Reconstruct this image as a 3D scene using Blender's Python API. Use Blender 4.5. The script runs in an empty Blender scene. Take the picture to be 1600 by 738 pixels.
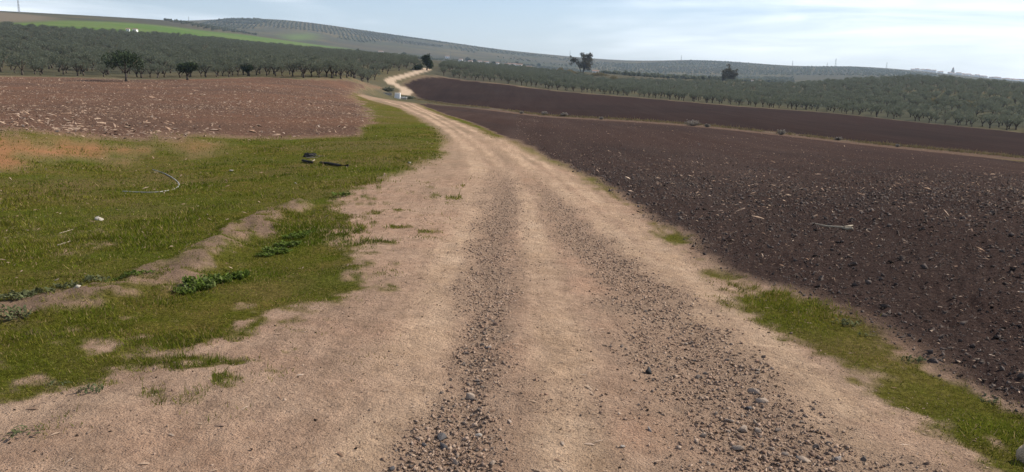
import bpy, bmesh, math, random
import numpy as np
from mathutils import Vector, Matrix

# ------------------------------------------------------------------ camera, sky, sun, exposure
scene = bpy.context.scene
COL = scene.collection
CAMH = 1.7; FPX = 1232.0; CX, CY = 800.0, 369.0            # photograph 1600 x 738
PITCH = math.atan((369 - 105) / FPX); ROLL = math.radians(1.5)
_F = np.array([0, math.cos(PITCH), -math.sin(PITCH)]); _R0 = np.array([1., 0, 0]); _U0 = np.array([0, math.sin(PITCH), math.cos(PITCH)])
_R = math.cos(ROLL) * _R0 + math.sin(ROLL) * _U0; _U = math.cos(ROLL) * _U0 - math.sin(ROLL) * _R0
cd = bpy.data.cameras.new('camera'); cam = bpy.data.objects.new('camera', cd); COL.objects.link(cam)
cd.sensor_width = 36; cd.lens = 36 * FPX / 1600; cd.clip_end = 30000; cd.clip_start = .05
cam.matrix_world = Matrix(((_R[0], _U[0], -_F[0], 0), (_R[1], _U[1], -_F[1], 0), (_R[2], _U[2], -_F[2], CAMH), (0, 0, 0, 1)))
scene.camera = cam
SUN_AZ, SUN_EL = 64.0, 38.0          # degrees clockwise from the view direction, degrees up
SUN_STRENGTH, SKY_STRENGTH, EXPOSURE = 5.0, 0.09, 0.52
vs = scene.view_settings; vs.view_transform = 'Standard'; vs.look = 'None'; vs.gamma = 1; vs.use_curve_mapping = False; vs.exposure = EXPOSURE
CLOUD = (8.18, 5.15, 7.94)
world = bpy.data.worlds.new('World'); scene.world = world; world.use_nodes = True
def build_world():
    nt = world.node_tree; nt.nodes.clear(); N = nt.nodes.new; L = nt.links.new
    out = N('ShaderNodeOutputWorld'); bg = N('ShaderNodeBackground'); bg.inputs['Strength'].default_value = SKY_STRENGTH
    sky = N('ShaderNodeTexSky'); sky.sky_type = 'NISHITA'; sky.sun_disc = False
    sky.sun_elevation = math.radians(SUN_EL); sky.sun_rotation = math.radians(SUN_AZ)
    sky.air_density = 1.0; sky.dust_density = .35; sky.ozone_density = 1.6; sky.altitude = 150
    tc = N('ShaderNodeTexCoord')
    def noise(scale, loc, rot, sc, det, rough, lo, hi, top, dist):
        mp = N('ShaderNodeMapping'); mp.inputs['Scale'].default_value = scale; mp.inputs['Location'].default_value = loc; mp.inputs['Rotation'].default_value = rot; L(tc.outputs['Generated'], mp.inputs['Vector'])
        n1 = N('ShaderNodeTexNoise'); n1.inputs['Scale'].default_value = sc; n1.inputs['Detail'].default_value = det; n1.inputs['Roughness'].default_value = rough; n1.inputs['Distortion'].default_value = dist; L(mp.outputs['Vector'], n1.inputs['Vector'])
        rp = N('ShaderNodeMapRange'); rp.interpolation_type = 'SMOOTHSTEP'; rp.inputs['From Min'].default_value = lo; rp.inputs['From Max'].default_value = hi; rp.inputs['To Max'].default_value = top; L(n1.outputs['Fac'], rp.inputs['Value']); return rp.outputs['Result']
    # high thin cloud: broad veils with streaky edges
    veil = noise((1, 1, 5), CLOUD, (0, .1, 0), 1.1, 5, .55, .465, .64, 1., .5); streak = noise((2.2, 2.2, 26), (.3, .1, .4), (0, .12, .4), 1.6, 6, .55, .24, .62, 1., .7)
    mm = N('ShaderNodeMath'); mm.operation = 'MULTIPLY_ADD'; L(veil, mm.inputs[0]); L(streak, mm.inputs[1]); mm.inputs[2].default_value = 0
    m2 = N('ShaderNodeMath'); m2.operation = 'MULTIPLY'; L(mm.outputs[0], m2.inputs[0]); m2.inputs[1].default_value = 1.
    tint = N('ShaderNodeMix'); tint.data_type = 'RGBA'; tint.blend_type = 'MULTIPLY'; tint.inputs['Factor'].default_value = 1; tint.inputs['B'].default_value = (.82, .87, 1.05, 1); L(sky.outputs['Color'], tint.inputs['A'])
    # milky air along the whole horizon
    sp = N('ShaderNodeSeparateXYZ'); L(tc.outputs['Generated'], sp.inputs[0]); ab = N('ShaderNodeMath'); ab.operation = 'ABSOLUTE'; L(sp.outputs['Z'], ab.inputs[0])
    ex = N('ShaderNodeMath'); ex.operation = 'MULTIPLY'; L(ab.outputs[0], ex.inputs[0]); ex.inputs[1].default_value = -13; e2 = N('ShaderNodeMath'); e2.operation = 'EXPONENT'; L(ex.outputs[0], e2.inputs[0]); e3 = N('ShaderNodeMath'); e3.operation = 'MULTIPLY'; L(e2.outputs[0], e3.inputs[0]); e3.inputs[1].default_value = .72
    hz = N('ShaderNodeMix'); hz.data_type = 'RGBA'; hz.inputs['B'].default_value = (5.0, 5.65, 6.2, 1); L(e3.outputs[0], hz.inputs['Factor']); L(tint.outputs['Result'], hz.inputs['A'])
    mx = N('ShaderNodeMix'); mx.data_type = 'RGBA'; mx.inputs['B'].default_value = (11, 11.3, 11.6, 1)
    L(m2.outputs[0], mx.inputs['Factor']); L(hz.outputs['Result'], mx.inputs['A'])
    L(mx.outputs['Result'], bg.inputs['Color']); L(bg.outputs[0], out.inputs[0])
build_world()
sl = bpy.data.lights.new('sun', 'SUN'); sun = bpy.data.objects.new('sun', sl); COL.objects.link(sun)
sl.energy = SUN_STRENGTH; sl.angle = math.radians(.53); sl.color = (1, .92, .80)
_sd = Vector((math.sin(math.radians(SUN_AZ)) * math.cos(math.radians(SUN_EL)), math.cos(math.radians(SUN_AZ)) * math.cos(math.radians(SUN_EL)), math.sin(math.radians(SUN_EL))))
sun.rotation_euler = _sd.to_track_quat('Z', 'Y').to_euler(); sun.location = (60, 30, 60)
scene.cycles.use_denoising = True; scene.cycles.max_bounces = 4; scene.cycles.volume_bounces = 0; scene.cycles.diffuse_bounces = 3; scene.cycles.transparent_max_bounces = 8

# ------------------------------------------------------------------ lie of the land
def ray(px, py):
    px = np.asarray(px, float); py = np.asarray(py, float)
    d = _F + ((px - CX) / FPX)[..., None] * _R - ((py - CY) / FPX)[..., None] * _U
    return np.arctan2(d[..., 0], d[..., 1]), d[..., 2] / np.hypot(d[..., 0], d[..., 1])
# surveyed points: the ground seen at (px, py) lies D metres away
CTRL=[(240,300,20),(0,330,17),(485,244,29),(0,258,28),(150,256,30),(350,243,32),
(0,206,36),(150,210,38),(300,214,39),(450,216,40),(560,206,43),(578,166,95),
(0,160,75),(200,160,78),(400,160,80),(0,130,130),(200,132,138),(400,130,150),(500,128,170),
(0,117,175),(200,123,168),(400,119,190),(560,126,198),
(0,80,300),(0,58,430),(0,40,620),(200,90,290),(250,56,620),(200,70,430),(400,72,620),(400,95,300),(560,85,620),(560,108,290),
(800,300,17),(840,400,9.4),(760,215,42),(690,180,80),(640,163,115),(575,150,148),(590,152,185),
(622,154.5,212),(634,160,150),(605,137,238),(606,128,252),(640,117,280),(665,110,300),
(850,240,37),(1000,205,75),(850,181,125),(1080,196,108),(1350,226,98),(1600,252,92),(1300,300,23),(1600,400,11),(1600,300,26),(640,157,203),(740,168,160),
(700,122,290),(760,127,285),(850,138,280),(1000,151,265),(1150,164,250),(1300,175,235),(1450,191,215),(1600,206,195),
(900,165,190),(1200,185,165),(1500,216,145),
(700,106,420),(700,99,620),(850,118,480),(910,115,540),(1000,130,480),(1137,129,520),(1200,143,420),(1300,152,360),(1400,152,340),(1600,168,300),
(1250,133,560),(1300,129,570),(1400,124,580),(1450,123,570),(1600,135,520),(1450,128,850),(1600,141,850),(1300,132,850),
(700,95,1000),(850,110,1000),(1000,123,1000),(1150,127,1000),
(0,31,850),(0,18,1150),(0,24,1800),(150,27,1150),(150,33,1800),(200,45,800),(280,34,1400),(270,40,1900),(330,52,1100),(420,66,1000),(520,76,1000),(600,88,1000),
(380,30,2600),(330,33,2500),(450,33,2600),(520,41,2700),(620,55,2900),(700,66,3000),(800,80,3200),(880,90,3500),(960,98,3500),(1000,99,3300),(1080,94,2800),(1150,97,2800),(1250,104,3000),(1330,104,3000),(1400,110,3300),(1470,117,3300),(1590,129,3200),
(400,50,1900),(600,82,1700),(700,89,1800),(800,98,1800),(900,108,1800),(1050,117,1700),(1200,120,1700),(1350,120,1700),(1500,127,1700),(1600,137,1700)]
for _px, _sk in ((0,18),(300,33),(400,31),(560,47),(700,66),(850,88),(1000,99),(1150,97),(1330,104),(1590,129)):
    CTRL += [(_px, _sk + 16, 4600), (_px, _sk + 22, 6500)]
def _ctrl():
    a = np.array(CTRL, float); az, t = ray(a[:, 0], a[:, 1]); D = a[:, 2]
    A = [az]; Lg = [np.log(D)]; V = [t + CAMH / D]
    for d in (-60, -45, -30, -15, 0, 15, 30, 45, 60):
        for r, s in ((0.8, -0.02), (2.0, -0.035), (4.5, -0.05), (7.5, -0.056)):
            A.append([math.radians(d)]); Lg.append([math.log(r)]); V.append([s])
    lg = math.log
    for r in (15, 40, 100, 250, 600, 1500, 3000, 6000):
        A.append([math.radians(-55), math.radians(55)]); Lg.append([lg(r)] * 2)
        V.append([np.interp(lg(r), [lg(15), lg(40), lg(170), lg(600), lg(1100), lg(6000)], [-.09, -.06, -.01, .04, .055, .04]),
                  np.interp(lg(r), [lg(15), lg(90), lg(300), lg(600), lg(1500)], [-.065, -.085, -.05, -.01, 0])])
    return np.concatenate(A) * 3.0, np.concatenate(Lg), np.concatenate(V)
_A, _L, _V = _ctrl()
def _phi(r2): return np.where(r2 > 0, .5 * r2 * np.log(np.maximum(r2, 1e-12)), 0)
_n = len(_A); _K = _phi((_A[:, None] - _A) ** 2 + (_L[:, None] - _L) ** 2) + np.eye(_n) * 3e-4
_P = np.stack([np.ones(_n), _A, _L], 1)
_W = np.linalg.solve(np.block([[_K, _P], [_P.T, np.zeros((3, 3))]]), np.concatenate([_V, np.zeros(3)]))
TA = np.linspace(-1.05, 1.05, 320); TL = np.linspace(math.log(.5), math.log(6500), 560)
def _table():
    out = np.empty((len(TA), len(TL)))
    for i, a in enumerate(TA):
        out[i] = _phi((3 * a - _A) ** 2 + (TL[:, None] - _L) ** 2) @ _W[:_n] + _W[_n] + _W[_n + 1] * 3 * a + _W[_n + 2] * TL
    return out
TAB = _table()
def vfun(az, D):
    az = np.asarray(az, float); D = np.asarray(D, float)
    back = np.clip((np.abs(az) - 1.05) / (math.pi - 1.05), 0, 1) ; back = back * back * (3 - 2 * back)
    def look(a):
        fa = np.clip((a - TA[0]) / (TA[1] - TA[0]), 0, len(TA) - 1.001); fl = np.clip((np.log(np.maximum(D, .5)) - TL[0]) / (TL[1] - TL[0]), 0, len(TL) - 1.001)
        i = fa.astype(int); j = fl.astype(int); u = fa - i; w = fl - j
        return (TAB[i, j] * (1 - u) + TAB[i + 1, j] * u) * (1 - w) + (TAB[i, j + 1] * (1 - u) + TAB[i + 1, j + 1] * u) * w
    v = look(az)
    if np.any(back > 0): v = v * (1 - back) + back * (look(np.zeros_like(az) - 1.05) + look(np.zeros_like(az) + 1.05)) / 2
    return v
_MD = np.exp(np.linspace(math.log(1.2), math.log(5500), 2600))
def march(px, py):
    """first ground hit of the ray through a pixel: azimuth, distance"""
    az, t = ray(px, py); az = np.atleast_1d(az); t = np.atleast_1d(t)
    D = np.empty(len(az))
    for k in range(len(az)):
        tt = vfun(np.full(len(_MD), az[k]), _MD) - CAMH / _MD
        h = np.nonzero(tt >= t[k])[0]; D[k] = _MD[h[0]] if len(h) else 5500
    return az, D
def world_pts(pts):
    p = np.array(pts, float); az, D = march(p[:, 0], p[:, 1]); return np.stack([D * np.sin(az), D * np.cos(az)], 1)
def lp_poly(pts):
    p = np.array(pts, float); az, D = march(p[:, 0], p[:, 1]); return np.stack([az, np.log(D)], 1)
def seg_dist(P, line, closed=False, pad=None):
    """distance to a polyline, and parameter along it (index units); points farther than pad from its box count as far off"""
    if pad is not None:
        m = np.all((P > line.min(0) - pad) & (P < line.max(0) + pad), 1); D = np.full(len(P), 1e6); Q = np.zeros(len(P))
        if m.any(): D[m], Q[m] = seg_dist(P[m], line, closed)
        return D, Q
    best = np.full(len(P), 1e18); par = np.zeros(len(P)); n = len(line)
    for i in range(n if closed else n - 1):
        a = line[i]; b = line[(i + 1) % n]; d = b - a; q = P - a
        t = np.clip((q @ d) / max(d @ d, 1e-12), 0, 1); r = ((q - t[:, None] * d) ** 2).sum(1)
        m = r < best; best[m] = r[m]; par[m] = i + t[m]
    return np.sqrt(best), par
def sd_poly(P, poly, pad=.25):
    if pad is not None:
        m = np.all((P > poly.min(0) - pad) & (P < poly.max(0) + pad), 1); out = np.full(len(P), -1.)
        if m.any(): out[m] = sd_poly(P[m], poly, None)
        return out
    d, _ = seg_dist(P, poly, True); ins = np.zeros(len(P), bool); n = len(poly)
    for i in range(n):
        a = poly[i]; b = poly[(i + 1) % n]
        if a[1] == b[1]: continue
        c = (a[1] > P[:, 1]) != (b[1] > P[:, 1])
        ins ^= c & (P[:, 0] < (b[0] - a[0]) * (P[:, 1] - a[1]) / (b[1] - a[1]) + a[0])
    return np.where(ins, d, -d)
# value noise
def _hash(i, j, s):
    n = (i.astype(np.int64) * 374761393 + j.astype(np.int64) * 668265263 + s * 974634777) & 0xffffffff
    n = ((n ^ (n >> 13)) * 1274126177) & 0xffffffff; n = n ^ (n >> 16)
    return (n & 0xffff) / 65535.0
def vnoise(x, y, s=0):
    i = np.floor(x); j = np.floor(y); u = x - i; w = y - j; u = u * u * (3 - 2 * u); w = w * w * (3 - 2 * w)
    i = i.astype(np.int64); j = j.astype(np.int64)
    return ((_hash(i, j, s) * (1 - u) + _hash(i + 1, j, s) * u) * (1 - w) + (_hash(i, j + 1, s) * (1 - u) + _hash(i + 1, j + 1, s) * u) * w) * 2 - 1
def fbm(x, y, o=4, s=0):
    r = 0; a = 1; t = 0
    for k in range(o):
        r = r + a * vnoise(x * 2 ** k + 17.3 * k, y * 2 ** k - 9.1 * k, s + k); t += a; a *= .5
    return r / t
def sst(a, b, x): t = np.clip((x - a) / (b - a), 0, 1); return t * t * (3 - 2 * t)

# outlines traced on the ground (photo pixels)
PG = {k: lp_poly(v) for k, v in dict(
 dirt=[(-220,760),(-200,660),(0,612),(60,601),(130,590),(260,553),(360,532),(440,505),(500,478),(548,450),(565,420),(540,392),(560,352),(530,322),(560,296),(640,266),(690,240),(697,215),(662,190),(627,170),(600,162),(575,156),(558,149),(574,143),(597,144),(607,150),(628,157),(662,169),(702,186),(762,210),(822,233),(882,263),(942,298),(1002,339),(1062,384),(1122,430),(1185,465),(1280,512),(1370,562),(1470,618),(1590,682),(1900,900),(1000,1700),(0,1500),(-300,1100)],
 stub=[(-500,196),(0,206),(150,211),(300,214),(420,217),(500,217),(545,212),(568,200),(577,185),(572,170),(560,158),(545,149),(562,142),(590,138),(588,134),(560,129),(470,125),(400,121),(300,124),(200,125),(100,121),(0,120),(-500,118)],
 dark=[(652,163),(702,181),(772,208),(832,233),(892,262),(952,296),(1012,336),(1072,381),(1135,427),(1210,458),(1300,500),(1390,550),(1490,604),(1600,660),(1900,800),(2300,700),(2000,293),(1600,253),(1350,227),(1080,198),(850,183),(740,170),(665,161)],
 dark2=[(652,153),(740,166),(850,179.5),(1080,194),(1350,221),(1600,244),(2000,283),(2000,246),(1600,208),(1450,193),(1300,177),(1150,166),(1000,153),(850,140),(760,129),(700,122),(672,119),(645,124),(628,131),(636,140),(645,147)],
 verge=[(1168,474),(1250,532),(1350,590),(1450,648),(1560,722),(1650,790),(1800,820),(1700,715),(1600,672),(1500,616),(1400,560),(1300,502),(1215,460)],
 bank=[(-300,216),(0,213),(100,219),(190,231),(200,240),(150,250),(60,255),(0,262),(-300,272)],
 bank2=[(255,216),(345,219),(345,236),(300,246),(270,238)],
 green=[(82,32),(130,33),(200,36),(270,42),(330,50),(400,57),(480,68),(545,76),(470,73),(400,69),(330,62),(250,57),(100,46),(0,40),(0,36)],
 green2=[(445,55),(490,53),(488,60),(450,62)],
 brown=[(-300,14),(0,19),(80,27),(82,32),(0,35),(-300,32)],
).items()}
LN = {k: world_pts(v) for k, v in dict(
 rutL=[(640,800),(690,738),(715,660),(735,600),(745,540),(755,470),(760,410),(775,340),(786,295),(782,258),(762,232),(725,208)],
 rutR=[(1380,800),(1270,738),(1200,665),(1130,592),(1065,525),(1010,462),(960,412),(912,370),(878,332),(850,298),(820,262)],
 trkA=[(600,158),(630,166),(665,182),(700,203),(733,232),(750,262),(752,300),(733,350),(715,400),(700,460),(660,560),(600,680),(540,780)],
 trkB=[(630,161),(668,177),(715,203),(762,235),(795,268),(815,305),(828,350),(845,420),(870,520),(890,640),(900,760)],
 trkC=[(640,162),(690,182),(745,207),(800,238),(850,275),(905,320),(965,372),(1040,440),(1120,520),(1230,620),(1370,740)],
 trkD=[(660,166),(720,192),(790,222),(850,256),(915,300),(990,352),(1075,425),(1180,520),(1320,640)],
 ridge=[(470,318),(430,336),(380,362),(340,385),(290,415),(230,450),(150,466),(60,482),(-80,505)],
 ditch=[(648,155),(740,167.5),(850,181),(1080,195.5),(1350,224),(1600,248),(2100,292)],
 road2=[(632,148),(637,143),(624,136),(608,129),(612,124),(640,117),(660,111),(668,107.5)]).items()}
WID = dict(rutL=np.array([.24,.2,.17,.16,.17,.22,.27,.3,.36,.4,.4,.4]), rutR=np.array([.56,.48,.44,.40,.37,.34,.31,.3,.3,.3,.3]))
def lp(x, y): return np.stack([np.arctan2(x, y), np.log(np.maximum(np.hypot(x, y), .2))], 1)
def regions(x, y):
    """share of each ground kind at world points"""
    P = lp(x, y); D = np.hypot(x, y); XY = np.stack([x, y], 1)
    nz = fbm(x * 1.1, y * 1.1, 5, 3); nl = fbm(x * .08, y * .08, 4, 5)
    k = np.clip(3.0 / D, .02, 1)
    R = {}
    sdd = sd_poly(P, PG['dirt']); kk = np.clip(9.0 / D, .07, 1); dirt = sst(-.05, .05, sdd / kk + .055 * nz)
    dr2 = seg_dist(XY, LN['road2'], pad=5)[0]; road2 = sst(2.2, 1.2, dr2 + .5 * nz) * (D > 195)
    dirt = np.maximum(dirt, road2)
    dark = np.maximum(sst(-.02, .03, sd_poly(P, PG['dark']) / np.clip(12 / D, .1, 1) + .03 * nz), sst(-.006, .006, sd_poly(P, PG['dark2']) + .004 * nz))
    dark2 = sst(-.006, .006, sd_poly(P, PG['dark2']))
    stub = sst(-.010, .010, sd_poly(P, PG['stub']) + .02 * nz)
    verge = sst(-.05, .04, sd_poly(P, PG['verge']) + .03 + .05 * nz * k ** .4) * sst(-1.1, -.35, fbm(x * 1.9, y * 1.9, 4, 14))
    ridge = sst(.50, .12, seg_dist(XY, LN['ridge'], pad=1.5)[0] + .42 * nz) * sst(20, 13, D)
    bank = np.maximum(sst(-.05, .06, sd_poly(P, PG['bank']) + .07 * nz), .7 * sst(-.03, .05, sd_poly(P, PG['bank2']) + .04 * nz))
    green = np.maximum(sst(-.02, .02, sd_poly(P, PG['green'])), sst(-.02, .02, sd_poly(P, PG['green2'])))
    brown = sst(-.02, .02, sd_poly(P, PG['brown']))
    far = sst(135, 175, D + 12 * nl) * (1 - stub) * (1 - dark)
    g = (1 - dirt) * (1 - dark) * (1 - stub) * (1 - far)
    bare = sst(.05, .5, fbm(x * .75, y * .75, 4, 21)) * .25
    rg = ridge * sst(-.55, .1, fbm(x * 1.5 + 9, y * 1.5, 4, 23)); g = g * (1 - .72 * rg) * (1 - .8 * bank) * (1 - bare * sst(18, 8, D)) * (1 - .3 * sst(.0, .5, fbm(x * 2.6 + 2, y * 2.6, 4, 24)) * sst(10, 6.5, D) * sst(.5, .02, -sdd))
    # straggling grass that creeps out on to the dirt
    edge = sst(-.55, -.02, -sdd) * dirt * (x < 0) * (D < 16) * (D > 4.35) * (1 - (P[:, 0] < -.38) * (D < 5.2))
    edge = edge * sst(.5, .9, seg_dist(XY, LN['rutL'], pad=2)[0])
    creep = edge ** 1.6 * sst(.15, .45, fbm(x * 1.7 + 3, y * 2.6, 4, 31))
    g = np.maximum(g, .8 * creep); g = np.maximum(g, verge * sst(2.0, 2.8, D))
    creep2 = sst(.34, .0, sdd) * sst(.5, .9, seg_dist(XY, LN['rutL'], pad=2)[0]) * dirt * (x < .6) * sst(3.9, 4.6, D + 1.2 * (P[:, 0] > -.35)) * (D < 22) * sst(.02, .38, fbm(x * 3.3, y * 4.6, 3, 35))
    R['gsoft'] = np.maximum(g, .85 * creep2); g = np.maximum(g, .45 * creep2 * sst(.2, .5, fbm(x * 3.3, y * 4.6, 3, 35))); hf = fbm(x * 7, y * 7, 3, 33); nearg = sst(30, 12, D); g = g * (1 - nearg) + nearg * sst(.25, .92, g + .6 * hf * np.clip(4 * g * (1 - g) + .25, 0, 1) - .1 * (g < .12))
    ddi = seg_dist(XY, LN['ditch'], pad=9)[0]; dstrip = (ddi < 8) & (D > 75) & (dirt < .5); g = np.where(dstrip, g * .15, g)
    R['grass'] = g; R['dirt'] = dirt * (1 - dark) * (1 - .0 * g); R['dark'] = np.where(dstrip, np.maximum(dark, .75), dark) * (1 - verge * (D < 14)); R['stub'] = stub * (1 - dark); R['bank'] = np.minimum(1.3 * bank, 1) * (1 - stub)
    R['far'] = far; R['dark2'] = dark2; R['green'] = green; R['brown'] = np.where(dstrip, .65 * sst(1.0, .3, ddi + .6 * nz), brown); R['ridge'] = ridge
    gl, pl = seg_dist(XY, LN['rutL'], pad=2); gr, pr = seg_dist(XY, LN['rutR'], pad=2)
    wl = np.interp(pl, range(len(WID['rutL'])), WID['rutL']); wr = np.interp(pr, range(len(WID['rutR'])), WID['rutR'])
    gn = fbm(x * 2.3, y * 2.3, 4, 41)
    gv = np.maximum(sst(1.9, .3, gl / wl + .9 * gn) * sst(34, 14, D), sst(1.9, .3, gr / wr + .9 * gn) * sst(28, 11, D)); gv = np.maximum(gv, .28 * sst(.05, .5, fbm(x * .9 + 5, y * .9, 4, 43)) * sst(16, 8, D))
    R['gravel'] = gv * dirt * (1 - verge)
    R['soil'] = rg
    tk = np.zeros(len(x))
    for nm, w in (('trkA', .32), ('trkB', .22), ('trkC', .26), ('trkD', .2)):
        dt = seg_dist(XY, LN[nm], pad=3)[0]; tk = np.maximum(tk, sst(1.5, .4, dt / w + .5 * gn) * (.55 + .45 * sst(-.3, .3, fbm(x * .9, y * .35, 3, 61))))
    R['track'] = tk * dirt * (1 - .7 * R['gravel'])
    R['mid'] = dirt * (1 - tk) * sst(9, 45, D) * (.4 + .45 * sst(-.3, .4, fbm(x * .5, y * .2, 3, 63)))
    R['nz'] = nz; R['road2'] = road2
    return R
def ground(x, y, R=None, fine=True):
    x = np.asarray(x, float); y = np.asarray(y, float); sh = x.shape; x = x.ravel(); y = y.ravel()
    D = np.hypot(x, y); z = vfun(np.arctan2(x, y), D) * D
    if R is None: R = regions(x, y)
    XY = np.stack([x, y], 1)
    z = z + R['ridge'] * (.095 + .12 * R['nz'] + .04 * fbm(x * 5, y * 5, 2, 44)) - R['track'] * .012 * sst(60, 20, D)
    dl = seg_dist(XY, LN['rutL'], pad=2)[0]; dr = seg_dist(XY, LN['rutR'], pad=2)[0]; near = sst(45, 20, D)
    z = z - near * (.035 * np.exp(-(dl / .28) ** 2) + .03 * np.exp(-(dr / .42) ** 2))
    dd, pp = seg_dist(XY, LN['ditch'], pad=9); m = (D > 80) & (D < 240)
    # ditch: lies just beyond the traced lip
    wd = np.interp(pp, [0, 2, 3.3, 4, 6], [3.2, 2.6, 3.2, 6.5, 7.]); lip = np.where(m, sst(.4, .6 * wd, dd) * (1 - sst(wd - .9, wd, dd)), 0)
    deep = np.interp(pp, [0, 1, 2, 3, 4, 5, 6], [.9, .6, .25, .35, 1.1, 1.5, 1.5])
    beyond = m & (np.interp(np.arctan2(x, y), np.arctan2(LN['ditch'][:, 0], LN['ditch'][:, 1]), np.hypot(LN['ditch'][:, 0], LN['ditch'][:, 1])) < D)
    z = z - lip * deep * beyond + np.where(m, .12 * np.exp(-(dd / .7) ** 2), 0)
    if fine:
        cl = 1 - np.abs(fbm(x * 8, y * 8, 3, 51)) * 2
        big = fbm(x * 1.3, y * 1.3, 3, 52)
        nr = sst(60, 15, D)
        z = z + R['dark'] * nr * (.036 * cl * (.6 + .5 * vnoise(x * 2, y * 2, 8)) + .012 * fbm(x * 19, y * 19, 2, 58) + .03 * big) + R['stub'] * .05 * fbm(x * 1.5, y * 1.5, 3, 53) * sst(90, 40, D)
        z = z + R['dirt'] * nr * (.022 * big + .011 * fbm(x * 7, y * 7, 4, 54)) + R['gravel'] * nr * .012 * fbm(x * 9, y * 9, 2, 55)
        z = z + R['grass'] * nr * (.03 * big + .012 * fbm(x * 7, y * 7, 2, 56)) + R['bank'] * nr * .10 * fbm(x * .9, y * .9, 4, 57)
    return z.reshape(sh)
def gz(x, y): return float(ground(np.array([x]), np.array([y]))[0])
def at(px, py):
    az, D = march([px], [py]); x = float(D[0] * math.sin(az[0])); y = float(D[0] * math.cos(az[0])); return x, y, gz(x, y)
def at_d(px, py, D):
    """ground point under a pixel's bearing, D metres off"""
    az, _ = ray([px], [py]); x = D * math.sin(az[0]); y = D * math.cos(az[0]); return x, y, gz(x, y)

# ------------------------------------------------------------------ helpers
def mesh_np(name, V, Fc, k, attrs=None, smooth=False):
    """mesh from vertex array and an (n,k) face index array"""
    me = bpy.data.meshes.new(name); V = np.ascontiguousarray(V, np.float32); Fc = np.ascontiguousarray(Fc, np.int32)
    me.vertices.add(len(V)); me.vertices.foreach_set('co', V.ravel())
    me.loops.add(Fc.size); me.loops.foreach_set('vertex_index', Fc.ravel())
    me.polygons.add(len(Fc)); me.polygons.foreach_set('loop_start', np.arange(0, Fc.size, k, dtype=np.int32))
    if smooth: me.polygons.foreach_set('use_smooth', np.ones(len(Fc), bool))
    for n, a in (attrs or {}).items():
        at_ = me.attributes.new(n, 'FLOAT', 'POINT'); at_.data.foreach_set('value', np.ascontiguousarray(a, np.float32))
    me.update(calc_edges=True); return me
def mesh_py(name, V, F, smooth=False):
    me = bpy.data.meshes.new(name); me.from_pydata([tuple(v) for v in V], [], [tuple(f) for f in F])
    if smooth: me.polygons.foreach_set('use_smooth', np.ones(len(me.polygons), bool))
    me.update(); return me
def add(name, me, mat=None, parent=None, loc=None, rotz=None, scale=None):
    o = bpy.data.objects.new(name, me); COL.objects.link(o)
    if mat is not None and me is not None and not me.materials: me.materials.append(mat)
    if parent is not None: o.parent = parent
    if loc is not None: o.location = loc
    if rotz is not None: o.rotation_euler = (0, 0, rotz)
    if scale is not None: o.scale = (scale,) * 3 if np.isscalar(scale) else scale
    return o
def tag(o, label=None, cat=None, group=None, kind=None):
    for k, v in (('label', label), ('category', cat), ('group', group), ('kind', kind)):
        if v: o[k] = v
    return o
def empty(name, loc, rotz=0, scale=None): return add(name, None, None, None, loc, rotz, scale)
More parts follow.
